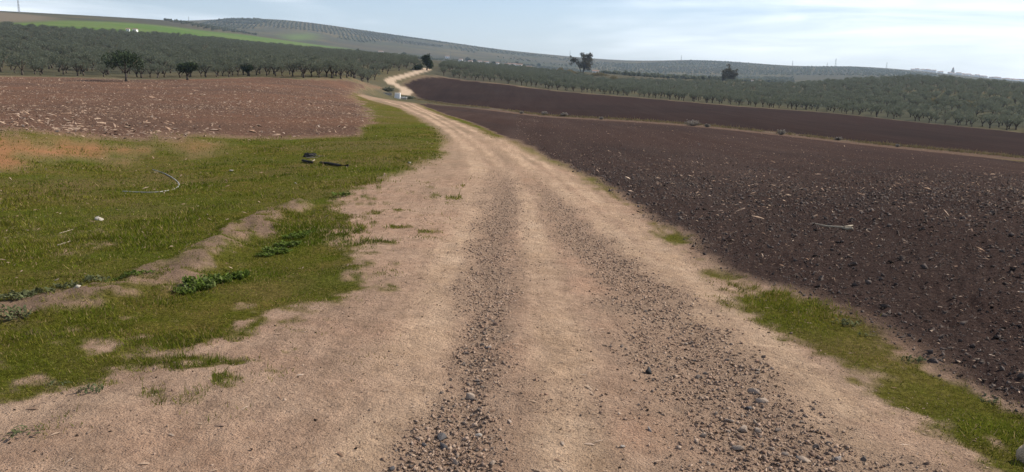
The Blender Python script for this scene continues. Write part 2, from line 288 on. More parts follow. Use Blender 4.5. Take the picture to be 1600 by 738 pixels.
class NB:
    """node building shorthand"""
    def __init__(s, name):
        s.m = bpy.data.materials.new(name); s.m.use_nodes = True; s.t = s.m.node_tree; s.t.nodes.clear()
        s.out = s.t.nodes.new('ShaderNodeOutputMaterial'); s.tc = s.t.nodes.new('ShaderNodeTexCoord')
    def n(s, t, **kw):
        x = s.t.nodes.new(t)
        for k, v in kw.items():
            if k[0] == '_': setattr(x, k[1:], v)
            else: s.put(x.inputs[k.replace('9', ' ')], v)
        return x
    def put(s, i, v):
        if hasattr(v, 'links') or isinstance(v, bpy.types.NodeSocket): s.t.links.new(v, i)
        elif isinstance(v, tuple) and len(v) == 3 and i.type == 'RGBA': i.default_value = (*v, 1)
        else: i.default_value = v
    def noise(s, sc, det=4, rough=.55, lo=.35, hi=.65, vec=None, dist=0):
        x = s.n('ShaderNodeTexNoise', Scale=sc, Detail=det, Roughness=rough, Distortion=dist); s.put(x.inputs['Vector'], vec or s.tc.outputs['Object'])
        if lo is None: return x.outputs['Fac']
        return s.rng(x.outputs['Fac'], lo, hi)
    def rng(s, v, a, b, c=0., d=1.):
        x = s.n('ShaderNodeMapRange'); s.put(x.inputs['Value'], v); x.inputs['From Min'].default_value = a; x.inputs['From Max'].default_value = b; x.inputs['To Min'].default_value = c; x.inputs['To Max'].default_value = d; return x.outputs['Result']
    def mix(s, f, a, b):
        x = s.n('ShaderNodeMix', _data_type='RGBA'); s.put(x.inputs['Factor'], f); s.put(x.inputs['A'], a); s.put(x.inputs['B'], b); return x.outputs['Result']
    def mul(s, a, b, f=1.):
        x = s.n('ShaderNodeMix', _data_type='RGBA', _blend_type='MULTIPLY'); s.put(x.inputs['Factor'], f); s.put(x.inputs['A'], a); s.put(x.inputs['B'], b); return x.outputs['Result']
    def math(s, op, a, b=0.):
        x = s.n('ShaderNodeMath', _operation=op); s.put(x.inputs[0], a); s.put(x.inputs[1], b); return x.outputs[0]
    def attr(s, n): x = s.n('ShaderNodeAttribute'); x.attribute_name = n; return x.outputs['Fac']
    def rand(s): return s.n('ShaderNodeObjectInfo').outputs['Random']
    def bump(s, h, dist, st=1.): return s.n('ShaderNodeBump', Height=h, Distance=dist, Strength=st).outputs['Normal']
    def bsdf(s, col, rough=.9, normal=None, spec=.2, metal=0.):
        b = s.n('ShaderNodeBsdfPrincipled', Roughness=rough, Metallic=metal); s.put(b.inputs['Base Color'], col); b.inputs['Specular IOR Level'].default_value = spec
        if normal is not None: s.put(b.inputs['Normal'], normal)
        s.t.links.new(b.outputs[0], s.out.inputs[0]); return s.m
    def leaf(s, col, trans=.3):
        d = s.n('ShaderNodeBsdfDiffuse'); t = s.n('ShaderNodeBsdfTranslucent'); s.put(d.inputs['Color'], col); s.put(t.inputs['Color'], col)
        m = s.n('ShaderNodeMixShader'); m.inputs[0].default_value = trans; s.t.links.new(d.outputs[0], m.inputs[1]); s.t.links.new(t.outputs[0], m.inputs[2]); s.t.links.new(m.outputs[0], s.out.inputs[0]); return s.m
def ground_material():
    b = NB('ground')
    f1 = b.noise(28, 5, .65); f2 = b.noise(130, 3, .6); m1 = b.noise(1.6, 5); l1 = b.noise(.35, 4); l2 = b.noise(.06, 5); h1 = b.noise(.012, 5); h2 = b.noise(.004, 4)
    dirt = b.mix(l1, (.378, .256, .18), (.345, .214, .146)); dirt = b.mix(b.math('MULTIPLY', m1, .6), dirt, (.39, .283, .202)); dirt = b.mix(b.rng(b.noise(.8, 5, .6, .35, .65, None, 1.), .45, 1., 0., .45), dirt, (.25, .172, .122))
    dirt = b.mix(b.math('MULTIPLY', b.attr('track'), .8), dirt, b.mix(m1, (.48, .355, .25), (.44, .305, .20)))
    dirt = b.mix(b.rng(b.noise(60, 4, .7), .45, .0, 0., .6), dirt, (.16, .112, .08)); dirt = b.mix(b.rng(f2, .7, 1., 0., .4), dirt, (.48, .39, .31)); dirt = b.mul(dirt, b.mix(b.noise(5, 5, .65), (.84, .83, .82), (1.1, 1.1, 1.1)))
    vs2 = b.n('ShaderNodeMapping', Scale=(1., .09, 1.), Rotation=(0., 0., math.radians(4))); b.put(vs2.inputs['Vector'], b.tc.outputs['Object']); dirt = b.mul(dirt, b.mix(b.noise(5.5, 5, .65, .3, .7, vs2.outputs[0], .3), (.82, .81, .80), (1.13, 1.12, 1.1)))
    dirt = b.mix(b.math('MULTIPLY', b.attr('soil'), .8), dirt, b.mix(f1, (.10, .068, .046), (.20, .138, .095)))
    grav = b.mix(f1, (.17, .115, .08), (.32, .232, .168))
    col = b.mix(b.math('MULTIPLY', b.attr('gravel'), .7), dirt, grav)
    col = b.mix(b.attr('mid'), col, (.185, .14, .092))
    bank = b.mix(m1, (.36, .165, .09), (.24, .125, .062)); bank = b.mix(b.rng(f1, .3, 0., 0., .5), bank, (.12, .08, .05))
    col = b.mix(b.attr('bank'), col, bank)
    gs = b.mix(m1, (.08, .086, .012), (.135, .102, .03)); gs = b.mix(b.rng(b.noise(.25, 4), .2, .9, 0., .7), gs, (.07, .09, .014)); gs = b.mix(b.rng(b.noise(.16, 5, .6, .35, .65, None, .5), .35, .95, 0., .8), gs, (.135, .10, .045)); gs = b.mul(gs, b.mix(f1, (.55, .55, .55), (1.25, 1.25, 1.2)))
    col = b.mix(b.attr('grass'), col, gs)
    sb = b.mix(l1, (.145, .075, .049), (.115, .066, .044)); sb = b.mix(l2, sb, (.083, .053, .04)); sb = b.mix(b.rng(b.noise(7, 3, .6), .55, 1., 0., .5), sb, (.24, .155, .11)); sb = b.mix(b.rng(b.noise(4, 4, .6), .35, 0., 0., .6), sb, (.08, .05, .037))
    col = b.mix(b.attr('stub'), col, sb)
    vr = b.n('ShaderNodeMapping', Scale=(1., .05, 1.), Rotation=(0., 0., math.radians(-32))); b.put(vr.inputs['Vector'], b.tc.outputs['Object']); fur = b.noise(.55, 4, .6, .35, .65, vr.outputs[0])
    dk = b.mix(m1, (.035, .025, .022), (.048, .034, .029)); dk = b.mix(b.math('MULTIPLY', fur, .8), dk, (.062, .047, .04)); dk = b.mix(b.rng(l2, .2, 1., 0., .6), dk, (.030, .025, .024)); dk = b.mix(b.rng(h1, .35, .9, 0., .7), dk, (.048, .031, .026)); dk = b.mix(b.rng(f1, .6, 1., 0., .5), dk, (.09, .07, .057)); dk = b.mix(b.rng(f1, .4, 0., 0., .6), dk, (.02, .015, .013))
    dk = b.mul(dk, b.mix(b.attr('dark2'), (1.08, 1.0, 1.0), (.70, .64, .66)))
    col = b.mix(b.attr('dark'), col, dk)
    fr = b.mix(l2, (.115, .09, .052), (.08, .074, .04)); fr = b.mix(b.rng(h1, .3, .8), fr, (.062, .06, .042)); fr = b.mix(b.rng(h2, .3, .8, 0., .8), fr, (.05, .056, .04)); fr = b.mix(b.rng(b.noise(.0022, 3, .5, .45, .55, None, .4), .5, 1., 0., .5), fr, (.062, .056, .043))
    col = b.mix(b.attr('far'), col, fr)
    gr = b.mix(h1, (.075, .125, .03), (.105, .135, .045)); col = b.mix(b.attr('green'), col, gr)
    col = b.mix(b.attr('brown'), col, b.mix(m1, (.12, .098, .07), (.16, .13, .09)))
    rd2 = b.mix(m1, (.43, .33, .24), (.36, .27, .19)); col = b.mix(b.attr('road2'), col, rd2)
    hgt = b.math('ADD', b.math('MULTIPLY', b.noise(45, 5, .7, None), .6), b.math('MULTIPLY', b.noise(9, 4, .6, None), 1.2))
    nm = b.bump(b.math('ADD', hgt, b.math('MULTIPLY', b.noise(110, 3, .6, None), .35)), .05, 1.)
    d = b.n('ShaderNodeBsdfDiffuse', Normal=nm); b.put(d.inputs['Color'], col); b.t.links.new(d.outputs[0], b.out.inputs[0]); return b.m
M = {}
M['ground'] = ground_material()

# ------------------------------------------------------------------ the ground: one fine sheet, cut where one kind of ground meets the next
GRID = {}
def build_ground():
    az = np.concatenate([np.linspace(-math.pi, -1.3, 26)[:-1], np.linspace(-1.3, -.68, 50)[:-1], np.linspace(-.68, .68, 690), np.linspace(.68, 1.3, 50)[1:], np.linspace(1.3, math.pi, 26)[1:-1]])
    g = lambda a, b, q: a * np.exp(np.arange(0, math.log(b / a), math.log(q)))
    rr = np.concatenate([[.12, .3, .5, .7, .9, 1.1, 1.3, 1.45], 1 / np.linspace(1 / 1.6, 1 / 45, 330)[:-1], g(45, 85, 1.015), g(85, 235, 1.008), g(235, 5400, 1.02), [5500]])
    A, Rr = np.meshgrid(az, rr, indexing='ij'); x = (Rr * np.sin(A)).ravel(); y = (Rr * np.cos(A)).ravel()
    R = regions(x, y); z = ground(x, y, R)
    na, nr = len(az), len(rr); idx = np.arange(na * nr).reshape(na, nr); nx = np.roll(idx, -1, 0)
    F = np.stack([idx[:, :-1], nx[:, :-1], nx[:, 1:], idx[:, 1:]], -1).reshape(-1, 4)[:, ::-1]
    GRID.update(az=az, rr=rr, z=z.reshape(na, nr), R={k: v.reshape(na, nr) for k, v in R.items()})
    V = np.stack([x, y, z], 1)
    names = ['dirt_road', 'ploughed_field', 'stubble_field', 'grass_verge', 'ground', 'hills']
    D = np.hypot(x, y)
    sc = np.stack([R['dirt'] * (1 - R['grass'] * .999), R['dark'], R['stub'], np.maximum(R['grass'] * .9, .02) * (D < 190), .45 * R['far'] + .01 * (D >= 190) + (D < 3) * .001, R['far'] * sst(640, 660, D)], 1)
    fc = sc[F].mean(1).argmax(1)
    for k, nm in enumerate(names):
        f = F[fc == k]
        if not len(f): continue
        u, inv = np.unique(f, return_inverse=True)
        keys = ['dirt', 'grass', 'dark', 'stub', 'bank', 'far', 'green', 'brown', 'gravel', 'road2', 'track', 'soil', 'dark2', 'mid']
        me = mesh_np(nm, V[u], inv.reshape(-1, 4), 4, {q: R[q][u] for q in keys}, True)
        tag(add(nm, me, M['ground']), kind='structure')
build_ground()
def _cell(x, y):
    a = np.arctan2(x, y); r = np.hypot(x, y); i = np.clip(np.searchsorted(GRID['az'], a) - 1, 0, len(GRID['az']) - 2); j = np.clip(np.searchsorted(GRID['rr'], r) - 1, 0, len(GRID['rr']) - 2)
    u = np.clip((a - GRID['az'][i]) / (GRID['az'][i + 1] - GRID['az'][i]), 0, 1); w = np.clip((r - GRID['rr'][j]) / (GRID['rr'][j + 1] - GRID['rr'][j]), 0, 1); return i, j, u, w
def _bil(T, c): i, j, u, w = c; return (T[i, j] * (1 - u) + T[i + 1, j] * u) * (1 - w) + (T[i, j + 1] * (1 - u) + T[i + 1, j + 1] * u) * w
def regions(x, y, keys=('grass', 'gsoft', 'dirt', 'dark', 'stub', 'gravel', 'nz')): c = _cell(x, y); return {k: _bil(GRID['R'][k], c) for k in keys}      # from here on: read off the built sheet
def ground(x, y, R=None, fine=True): x = np.asarray(x, float); y = np.asarray(y, float); return _bil(GRID['z'], _cell(x, y))

# ------------------------------------------------------------------ scattered stuff
rng = np.random.default_rng(7)
def polar_sample(n, r0, r1, a0, a1, p=1.5):
    """n points; density falls with distance as r**-p"""
    q = 2 - p; u = rng.random(n)
    r = (r0 ** q + u * (r1 ** q - r0 ** q)) ** (1 / q) if abs(q) > 1e-6 else r0 * (r1 / r0) ** u
    a = a0 + (a1 - a0) * rng.random(n); return r * np.sin(a), r * np.cos(a), r
def hull(seed, n, flat=.6):
    r_ = np.random.default_rng(seed); p = r_.normal(size=(n, 3)); p /= np.linalg.norm(p, axis=1)[:, None]; p *= (.85 + .3 * r_.random((n, 1))); p *= (1, .75 + .2 * r_.random(), flat * (.8 + .4 * r_.random()))
    bm = bmesh.new()
    for v in p: bm.verts.new(v)
    bmesh.ops.convex_hull(bm, input=bm.verts); bmesh.ops.triangulate(bm, faces=bm.faces)
    for v in [v for v in bm.verts if not v.link_faces]: bm.verts.remove(v)
    bm.verts.index_update(); V = np.array([v.co[:] for v in bm.verts]); F = np.array([[v.index for v in f.verts] for f in bm.faces]); bm.free(); return V, F
def rotm(n, tilt=.5):
    a = rng.random(n) * 2 * math.pi; tx = rng.normal(size=n) * tilt; ty = rng.normal(size=n) * tilt
    c, s = np.cos(a), np.sin(a); Z = np.zeros(n); O = np.ones(n)
    Rz = np.stack([c, -s, Z, s, c, Z, Z, Z, O], 1).reshape(n, 3, 3)
    c, s = np.cos(tx), np.sin(tx); Rx = np.stack([O, Z, Z, Z, c, -s, Z, s, c], 1).reshape(n, 3, 3)
    c, s = np.cos(ty), np.sin(ty); Ry = np.stack([c, Z, s, Z, O, Z, -s, Z, c], 1).reshape(n, 3, 3)
    return Rx @ Ry @ Rz
def scatter_mesh(name, prots, P, size, tilt=.5, tint=None):
    """many copies of small prototypes joined into one mesh"""
    n = len(P); which = rng.integers(0, len(prots), n); Rm = rotm(n, tilt); tint = rng.random(n) if tint is None else tint
    Vs, Fs, Ts, off = [], [], [], 0
    for k, (v, f) in enumerate(prots):
        m = np.nonzero(which == k)[0]
        if not len(m): continue
        vv = np.einsum('nij,kj->nki', Rm[m], v) * size[m][:, None, None] + P[m][:, None, :]
        Vs.append(vv.reshape(-1, 3)); Fs.append((f[None] + (np.arange(len(m)) * len(v))[:, None, None] + off).reshape(-1, 3)); Ts.append(np.repeat(tint[m], len(v))); off += len(m) * len(v)
    return mesh_np(name, np.concatenate(Vs), np.concatenate(Fs), 3, {'tint': np.concatenate(Ts)})
def tint_mat(name, cols, rough=.9, nscale=30, leaf=None, obj=False):
    b = NB(name); t = b.rand() if obj else b.attr('tint')
    r = b.n('ShaderNodeValToRGB'); el = r.color_ramp.elements
    while len(el) > 1: el.remove(el[-1])
    for i, c in enumerate(cols):
        e = el[0] if i == 0 else el.new(i / (len(cols) - 1)); e.position = i / max(1, len(cols) - 1); e.color = (*c, 1)
    b.put(r.inputs[0], t); nz = b.noise(nscale, 4, .6)
    c = b.mul(r.outputs[0], b.mix(nz, (.7, .7, .7), (1.25, 1.25, 1.25)))
    if leaf is not None: return b.leaf(c, leaf)
    return b.bsdf(c, rough, b.bump(b.noise(nscale * 3, 4, .6, None), .01, .6), .03)
M['stone'] = tint_mat('stone', [(.18, .122, .09), (.26, .186, .14), (.32, .24, .182), (.215, .138, .1), (.29, .212, .16)], .85, 40)
M['stone_obj'] = tint_mat('stone_single', [(.17, .14, .125), (.28, .24, .205), (.38, .335, .29), (.22, .18, .16), (.31, .265, .23)], .85, 9, obj=True)
M['clod'] = tint_mat('clod', [(.062, .050, .045), (.077, .062, .055), (.092, .075, .067), (.068, .055, .049), (.118, .097, .087)], .95, 25)
M['straw'] = tint_mat('straw', [(.22, .14, .095), (.34, .25, .18), (.17, .105, .072), (.40, .31, .24)], .9, 10)
M['grass'] = tint_mat('grass', [(.062, .085, .009), (.098, .116, .013), (.16, .15, .024), (.135, .115, .025), (.27, .205, .095)], .8, 3, .35)
P12 = [hull(100 + i, 9, .6) for i in range(8)]; P8 = [hull(200 + i, 7, .6) for i in range(6)]; P6 = [hull(250 + i, 5, .7) for i in range(6)]
def gravel():
    x, y, r = polar_sample(420000, 2.4, 26, -.66, .66, 2.0); R = regions(x, y)
    pb = R['gravel'] * (.62 + .38 * sst(-.3, .3, fbm(x * 4, y * 4, 3, 66))) + R['dirt'] * .12 * sst(-.5, .6, fbm(x * .8, y * .8, 4, 67)) + .05 * R['dirt']; keep = rng.random(len(x)) < pb
    x, y, r, g = x[keep], y[keep], r[keep], R['gravel'][keep]
    s = np.where(rng.random(len(x)) < g, .0066 * np.exp(rng.normal(size=len(x)) * .72), .0042 * np.exp(rng.normal(size=len(x)) * .45)) * np.clip(r / 6, 1, 2.0); s = np.clip(s, .0028, .022)
    P = np.stack([x, y, ground(x, y) + s * .05], 1)
    print('gravel', len(x)); tag(add('gravel', scatter_mesh('gravel', P6, P, s, .3), M['stone']), 'loose grey gravel and grit filling the wheel ruts of the dirt road', 'gravel', kind='stuff')
gravel()
def grit():
    # dark crumbs and dry bits dropped on the bare sand
    x, y, r = polar_sample(2600, 2.5, 16, -.66, .5, 1.7); R = regions(x, y); k = (R['dirt'] > .8) & (R['gravel'] < .5) & (R['grass'] < .3) & (rng.random(len(x)) < .25 + .75 * sst(0, .5, fbm(x * .7, y * .7, 3, 71))); x, y, r = x[k], y[k], r[k]
    s = np.clip(.0052 * np.exp(rng.normal(size=len(x)) * .55), .003, .016); tag(add('dark_crumbs', scatter_mesh('dark_crumbs', P8, np.stack([x, y, ground(x, y) + s * .2], 1), s, .4), M['crumb']), 'small dark brown crumbs of soil and dung strewn over the bare sand', 'crumbs', kind='stuff')
    x, y, r = polar_sample(2200, 2.5, 14, -.66, .6, 1.7); R = regions(x, y); k = (R['dirt'] > .6) & (R['gravel'] < .6); x, y, r = x[k], y[k], r[k]
    s = np.clip(.011 * np.exp(rng.normal(size=len(x)) * .5), .005, .035); tag(add('straw_bits', scatter_mesh('straw_bits', CH, np.stack([x, y, ground(x, y) + .004], 1), s, .12), M['straw']), 'thin bits of dry straw lying on the dirt track', 'straw', kind='stuff')
M['crumb'] = tint_mat('crumb', [(.03, .022, .018), (.06, .042, .032), (.10, .07, .05)], .95, 30)
def clods():
    x, y, r = polar_sample(170000, 3.6, 75, .02, .72, 2.0); R = regions(x, y); keep = rng.random(len(x)) < R['dark'] * .95 * sst(75, 30, r)
    x, y, r = x[keep], y[keep], r[keep]; n = len(x)
    s = np.minimum(.0058 * np.exp(rng.normal(size=n) * .75) * np.clip(r / 9, 1, 2.6), .06)
    P = np.stack([x, y, ground(x, y) + s * .1], 1)
    print('clods', n); tag(add('soil_clods', scatter_mesh('soil_clods', P6, P, s, .5), M['clod']), 'crumbled dark soil clods covering the ploughed field', 'soil', kind='stuff')
CH = [(np.array([[-1, -.12, 0], [1, -.07, .08], [1, .07, .08], [-1, .12, 0], [0, 0, .2]]), np.array([[0, 1, 4], [1, 2, 4], [2, 3, 4], [3, 0, 4]])),
      (np.array([[-1, -.2, 0], [.8, -.3, .05], [1, .2, .0], [-.7, .25, 0], [0, 0, .3]]), np.array([[0, 1, 4], [1, 2, 4], [2, 3, 4], [3, 0, 4]]))]
clods(); grit()
def straw():
    x, y, r = polar_sample(60000, 33, 165, -.72, -.05, 1.3); R = regions(x, y); keep = rng.random(len(x)) < R['stub'] * (.25 + .5 * sst(-.3, .3, fbm(x * .12, y * .12, 3, 68))); x, y, r = x[keep], y[keep], r[keep]
    s = .045 * np.exp(rng.normal(size=len(x)) * .55) * np.clip(r / 60, 1, 1.4) * (1 + .5 * sst(60, 38, r)); P = np.stack([x, y, ground(x, y) + .015], 1)
    print('straw', len(x)); tag(add('straw_stubble', scatter_mesh('straw_stubble', CH, P, s, .35), M['straw']), 'pale chopped straw strewn over the reddish stubble field', 'straw', kind='stuff')
    x, y, r = polar_sample(12000, 4, 110, .0, .72, 1.75); R = regions(x, y); keep = rng.random(len(x)) < R['dark']; x, y, r = x[keep], y[keep], r[keep]
    s = .009 * np.exp(rng.normal(size=len(x)) * .5) * np.clip(r / 8, 1, 3.0); P = np.stack([x, y, ground(x, y) + s * .5 + .02], 1)
    print('straw2', len(x)); tag(add('straw_litter', scatter_mesh('straw_litter', CH, P, s, .4), M['straw']), 'pale straw scraps lying among the dark clods of the ploughed field', 'straw', kind='stuff')
straw()
def grass():
    xs, ys, rs = [], [], []
    for n, r0, r1, a0, a1, p in ((380000, 3.0, 14, -.72, .02, 1.6), (170000, 2.2, 9.5, .12, .72, 1.5), (190000, 12, 48, -.72, -.02, 2.0), (26000, 42, 150, -.35, -.02, 1.8)):
        x, y, r = polar_sample(n, r0, r1, a0, a1, p); xs.append(x); ys.append(y); rs.append(r)
    x = np.concatenate(xs); y = np.concatenate(ys); r = np.concatenate(rs); R = regions(x, y)
    pb = (.82 * R['grass'] + .34 * R['gsoft'] ** .8 * sst(-.1, .5, fbm(x * 5, y * 5, 3, 76))) * (.25 + .75 * sst(-.5, .5, fbm(x * 2.2, y * 2.2, 3, 77))); keep = rng.random(len(x)) < pb
    x, y, r, nz = x[keep], y[keep], r[keep], R['nz'][keep]; n = len(x); print('grass', n)
    z = ground(x, y); lush = sst(-.1, .5, fbm(x * .9, y * .9, 4, 78))
    h = (.011 + .022 * lush) * np.exp(rng.normal(size=n) * .38) * np.where(rng.random(n) < .02, 2.2, 1) * np.clip(r / 9, 1, 2.0); w = .0026 * np.clip(r / 4.5, 1, 7)
    a = rng.random(n) * 2 * math.pi; b = a + rng.normal(size=n) * .5 + math.pi / 2; ln = h * (.3 + .8 * rng.random(n))
    base = np.stack([x, y, z - .003], 1); sd = np.stack([np.cos(a), np.sin(a), np.zeros(n)], 1) * w[:, None]
    tip = base + np.stack([np.cos(b) * ln, np.sin(b) * ln, h], 1)
    V = np.stack([base - sd, base + sd, tip], 1).reshape(-1, 3); F = np.arange(3 * n).reshape(-1, 3)
    dry = fbm(x * .5, y * .5, 4, 79) + .6 * fbm(x * .13, y * .13, 3, 80) + .8 * (R['grass'][keep] < .5); t = np.clip(.33 + .3 * dry + rng.normal(size=n) * .18 - .2 * lush * (r < 12), 0, 1); t = np.where(rng.random(n) < .10, 1, t)
    t = np.where((x > 0) & (r < 14), np.clip(t + .12, 0, 1), t)
    tag(add('grass', mesh_np('grass', V, F, 3, {'tint': np.repeat(t, 3)}), M['grass']), 'short green and yellowish grass on the road verges and hollow', 'grass', kind='stuff')
grass()

# ------------------------------------------------------------------ trees
M['bark'] = tint_mat('bark', [(.055, .043, .034), (.085, .067, .052), (.11, .09, .07)], .95, 6, obj=True)
M['olive'] = tint_mat('olive_leaf', [(.088, .10, .068), (.13, .138, .098), (.102, .117, .08), (.20, .195, .148)], .7, .8, .4)
M['dark_leaf'] = tint_mat('dark_leaf', [(.030, .042, .022), (.045, .06, .03), (.036, .05, .026)], .7, .8, .2)
M['gum_leaf'] = tint_mat('gum_leaf', [(.075, .065, .045), (.10, .08, .055), (.06, .065, .04), (.13, .095, .065)], .7, .8, .2)
M['reed'] = tint_mat('reed', [(.16, .13, .06), (.21, .165, .08), (.13, .115, .055), (.17, .11, .065)], .8, 1., .25)
M['twig'] = tint_mat('twig', [(.22, .195, .16), (.28, .25, .21), (.18, .16, .13)], .9, 4, .3)
def tube(paths, sides=6):
    """tapered tubes: each path a list of (x, y, z, radius)"""
    V, F = [], []
    for p in paths:
        p = np.array(p, float); b = len(V)
        for i, q in enumerate(p):
            d = p[min(i + 1, len(p) - 1), :3] - p[max(i - 1, 0), :3]; d = Vector(d).normalized(); u = d.orthogonal().normalized(); w = d.cross(u)
            for k in range(sides):
                a = 2 * math.pi * k / sides; V.append(np.array(q[:3]) + q[3] * (math.cos(a) * np.array(u) + math.sin(a) * np.array(w)))
        for i in range(len(p) - 1):
            for k in range(sides):
                F.append((b + i * sides + k, b + i * sides + (k + 1) % sides, b + (i + 1) * sides + (k + 1) % sides, b + (i + 1) * sides + k))
        F.append(tuple(b + k for k in reversed(range(sides)))); F.append(tuple(b + (len(p) - 1) * sides + k for k in range(sides)))
    return V, F
def leaves(r_, lobes, n, size, asp=.4, hollow=.55):
    """leaf sprays spread through ellipsoid lobes (cx, cy, cz, rx, ry, rz)"""
    L_ = np.array(lobes, float); vol = np.prod(L_[:, 3:], 1) ** .7; k = r_.choice(len(L_), n, p=vol / vol.sum())
    d = r_.normal(size=(n, 3)); d /= np.linalg.norm(d, axis=1)[:, None]; rad = hollow + (1 - hollow) * r_.random(n) ** .6; rad *= 1 + .18 * r_.normal(size=n)
    c = L_[k, :3] + d * rad[:, None] * L_[k, 3:]
    u = r_.normal(size=(n, 3)) + d * .6; u /= np.linalg.norm(u, axis=1)[:, None]; w = np.cross(u, r_.normal(size=(n, 3))); w /= np.linalg.norm(w, axis=1)[:, None]
    s = size * np.exp(r_.normal(size=n) * .35); u *= s[:, None]; w *= (s * asp)[:, None]
    V = np.stack([c - u, c + w - .2 * u, c + u, c - w + .1 * u], 1).reshape(-1, 3)
    t = np.clip(np.repeat((k * .37) % 1 * .5 + .5 * r_.random(n), 4), 0, 1)
    return V, np.arange(4 * n).reshape(-1, 4), t
def olive_meshes(seed, h=4.0, n=420, leaf=.2, mat='olive', spread=1.0, forks=3, lean=.35, low=.42):
    r_ = np.random.default_rng(seed); th = h * low * .55
    paths = [[(0, 0, -.15, .26), (.05 * r_.normal(), .05 * r_.normal(), th * .5, .2), (.12 * r_.normal(), .12 * r_.normal(), th, .17)]]
    top = paths[0][-1]; lobes = []; a0 = r_.random() * 6.28
    for i in range(forks):
        a = a0 + 6.28 * i / forks + r_.normal() * .25; q = h * (.24 + .10 * r_.random()) * spread
        e = (math.cos(a) * q, math.sin(a) * q, h * (.62 + .1 * r_.random()))
        mid = (e[0] * .55, e[1] * .55, (top[2] + e[2]) * .48 + .1)
        paths.append([(top[0] * .8, top[1] * .8, th * .9, .14), (*mid, .1), (*e, .045)])
        for j in range(2):
            b = a + r_.normal() * .7; f = (e[0] + math.cos(b) * h * .14, e[1] + math.sin(b) * h * .14, e[2] + h * .14 * r_.random()); paths.append([(*mid, .065), (*f, .02)])
        s = h * (.24 + .06 * r_.random()); lobes.append((e[0], e[1], e[2] + .04 * h, s * 1.1 * spread, s * 1.1 * spread, s * .85))
    for i in range(2): lobes.append((r_.normal() * .1 * h, r_.normal() * .1 * h, h * (.74 + .05 * i), h * .25 * spread, h * .25 * spread, h * .2))
    for i in range(3):
        a = r_.random() * 6.28; lobes.append((math.cos(a) * h * .36 * spread, math.sin(a) * h * .36 * spread, h * (.5 + .1 * r_.random()), h * .17, h * .17, h * .17))
    V, F = tube(paths, 5); V2, F2, t2 = leaves(r_, lobes, n, leaf, .42, .35)
    tm = mesh_py('trunk', V, F, True); tm.materials.append(M['bark'])
    cm = mesh_np('crown', V2, F2, 4, {'tint': t2}); cm.materials.append(M[mat]); return tm, cm
def tree(name, loc, meshes, rotz, sc, label, cat='tree', group=None):
    e = empty(name, loc, rotz, sc); tag(e, label, cat, group)
    add('trunk', meshes[0], parent=e); add('crown', meshes[1], parent=e); return e
OL = [olive_meshes(300 + i, 4.0, 680, .145, forks=3 + (i % 2), spread=.9 + .06 * i) for i in range(6)]
def in_poly(x, y, poly): return sd_poly(lp(x, y), poly) > 0
GROVE = {k: lp_poly(v) for k, v in dict(
 left=[(-350,117),(0,118.3),(100,119.5),(200,123.5),(300,122.6),(400,119.8),(470,123.5),(560,127),(600,118),(640,109),(655,104),(640,96),(560,87),(480,80),(420,73),(330,64),(250,58),(100,50),(0,42),(-350,36)],
 right=[(684,116),(700,121.2),(760,128.4),(850,139.4),(950,148.8),(1000,152.5),(1150,165.5),(1300,176.5),(1450,192.5),(1600,207.4),(1900,236),(1900,158),(1600,137),(1500,127),(1400,124.6),(1300,129.5),(1240,134),(1200,134),(1100,131),(1000,127),(960,131),(880,116),(800,106),(700,99)]).items()}
FRONT = {k: world_pts(v) for k, v in dict(left=[(-60,116.8),(0,117.6),(100,118.8),(200,122.8),(300,122),(400,119.2),(470,122.8),(545,126)], right=[(690,118),(760,127.8),(850,138.8),(1000,152),(1150,165),(1300,176),(1450,192),(1640,211)]).items()}
def grove(key, sp, ang, x0, x1, y0, y1):
    gx, gy = np.meshgrid(np.arange(-900, 900, sp), np.arange(-900, 900, sp)); gx = gx.ravel() + rng.normal(size=gx.size) * 1.5; gy = gy.ravel() + rng.normal(size=gy.size) * 1.5
    c, s = math.cos(ang), math.sin(ang); x = gx * c - gy * s; y = gx * s + gy * c
    m = (y > 100) & (x > x0) & (x < x1) & (y < 900); x, y = x[m], y[m]
    m = in_poly(x, y, GROVE[key]) & (rng.random(len(x)) > .03); x, y = x[m], y[m]
    m = seg_dist(np.stack([x, y], 1), FRONT[key])[0] > 12.5; x, y = x[m], y[m]; L_ = FRONT[key]; fx, fy = [], []      # then one tidy row along the field edge
    for i in range(len(L_) - 1):
        n = max(1, int(np.hypot(*(L_[i + 1] - L_[i])) / 4.4))
        for q in range(n): p = L_[i] + (L_[i + 1] - L_[i]) * (q + rng.random() * .5) / n; fx.append(p[0]); fy.append(p[1] + 1 + rng.random() * 2)
        for row in (1, 2):
            for q in range(n): p = L_[i] + (L_[i + 1] - L_[i]) * (q + .5 * row + rng.random() * .5) / n; p = p * (1 + 4.6 * row / np.hypot(*p)); fx.append(p[0] + rng.normal() * .6); fy.append(p[1] + 1.5 + rng.normal() * .8)
    return np.concatenate([fx, x]), np.concatenate([fy, y])
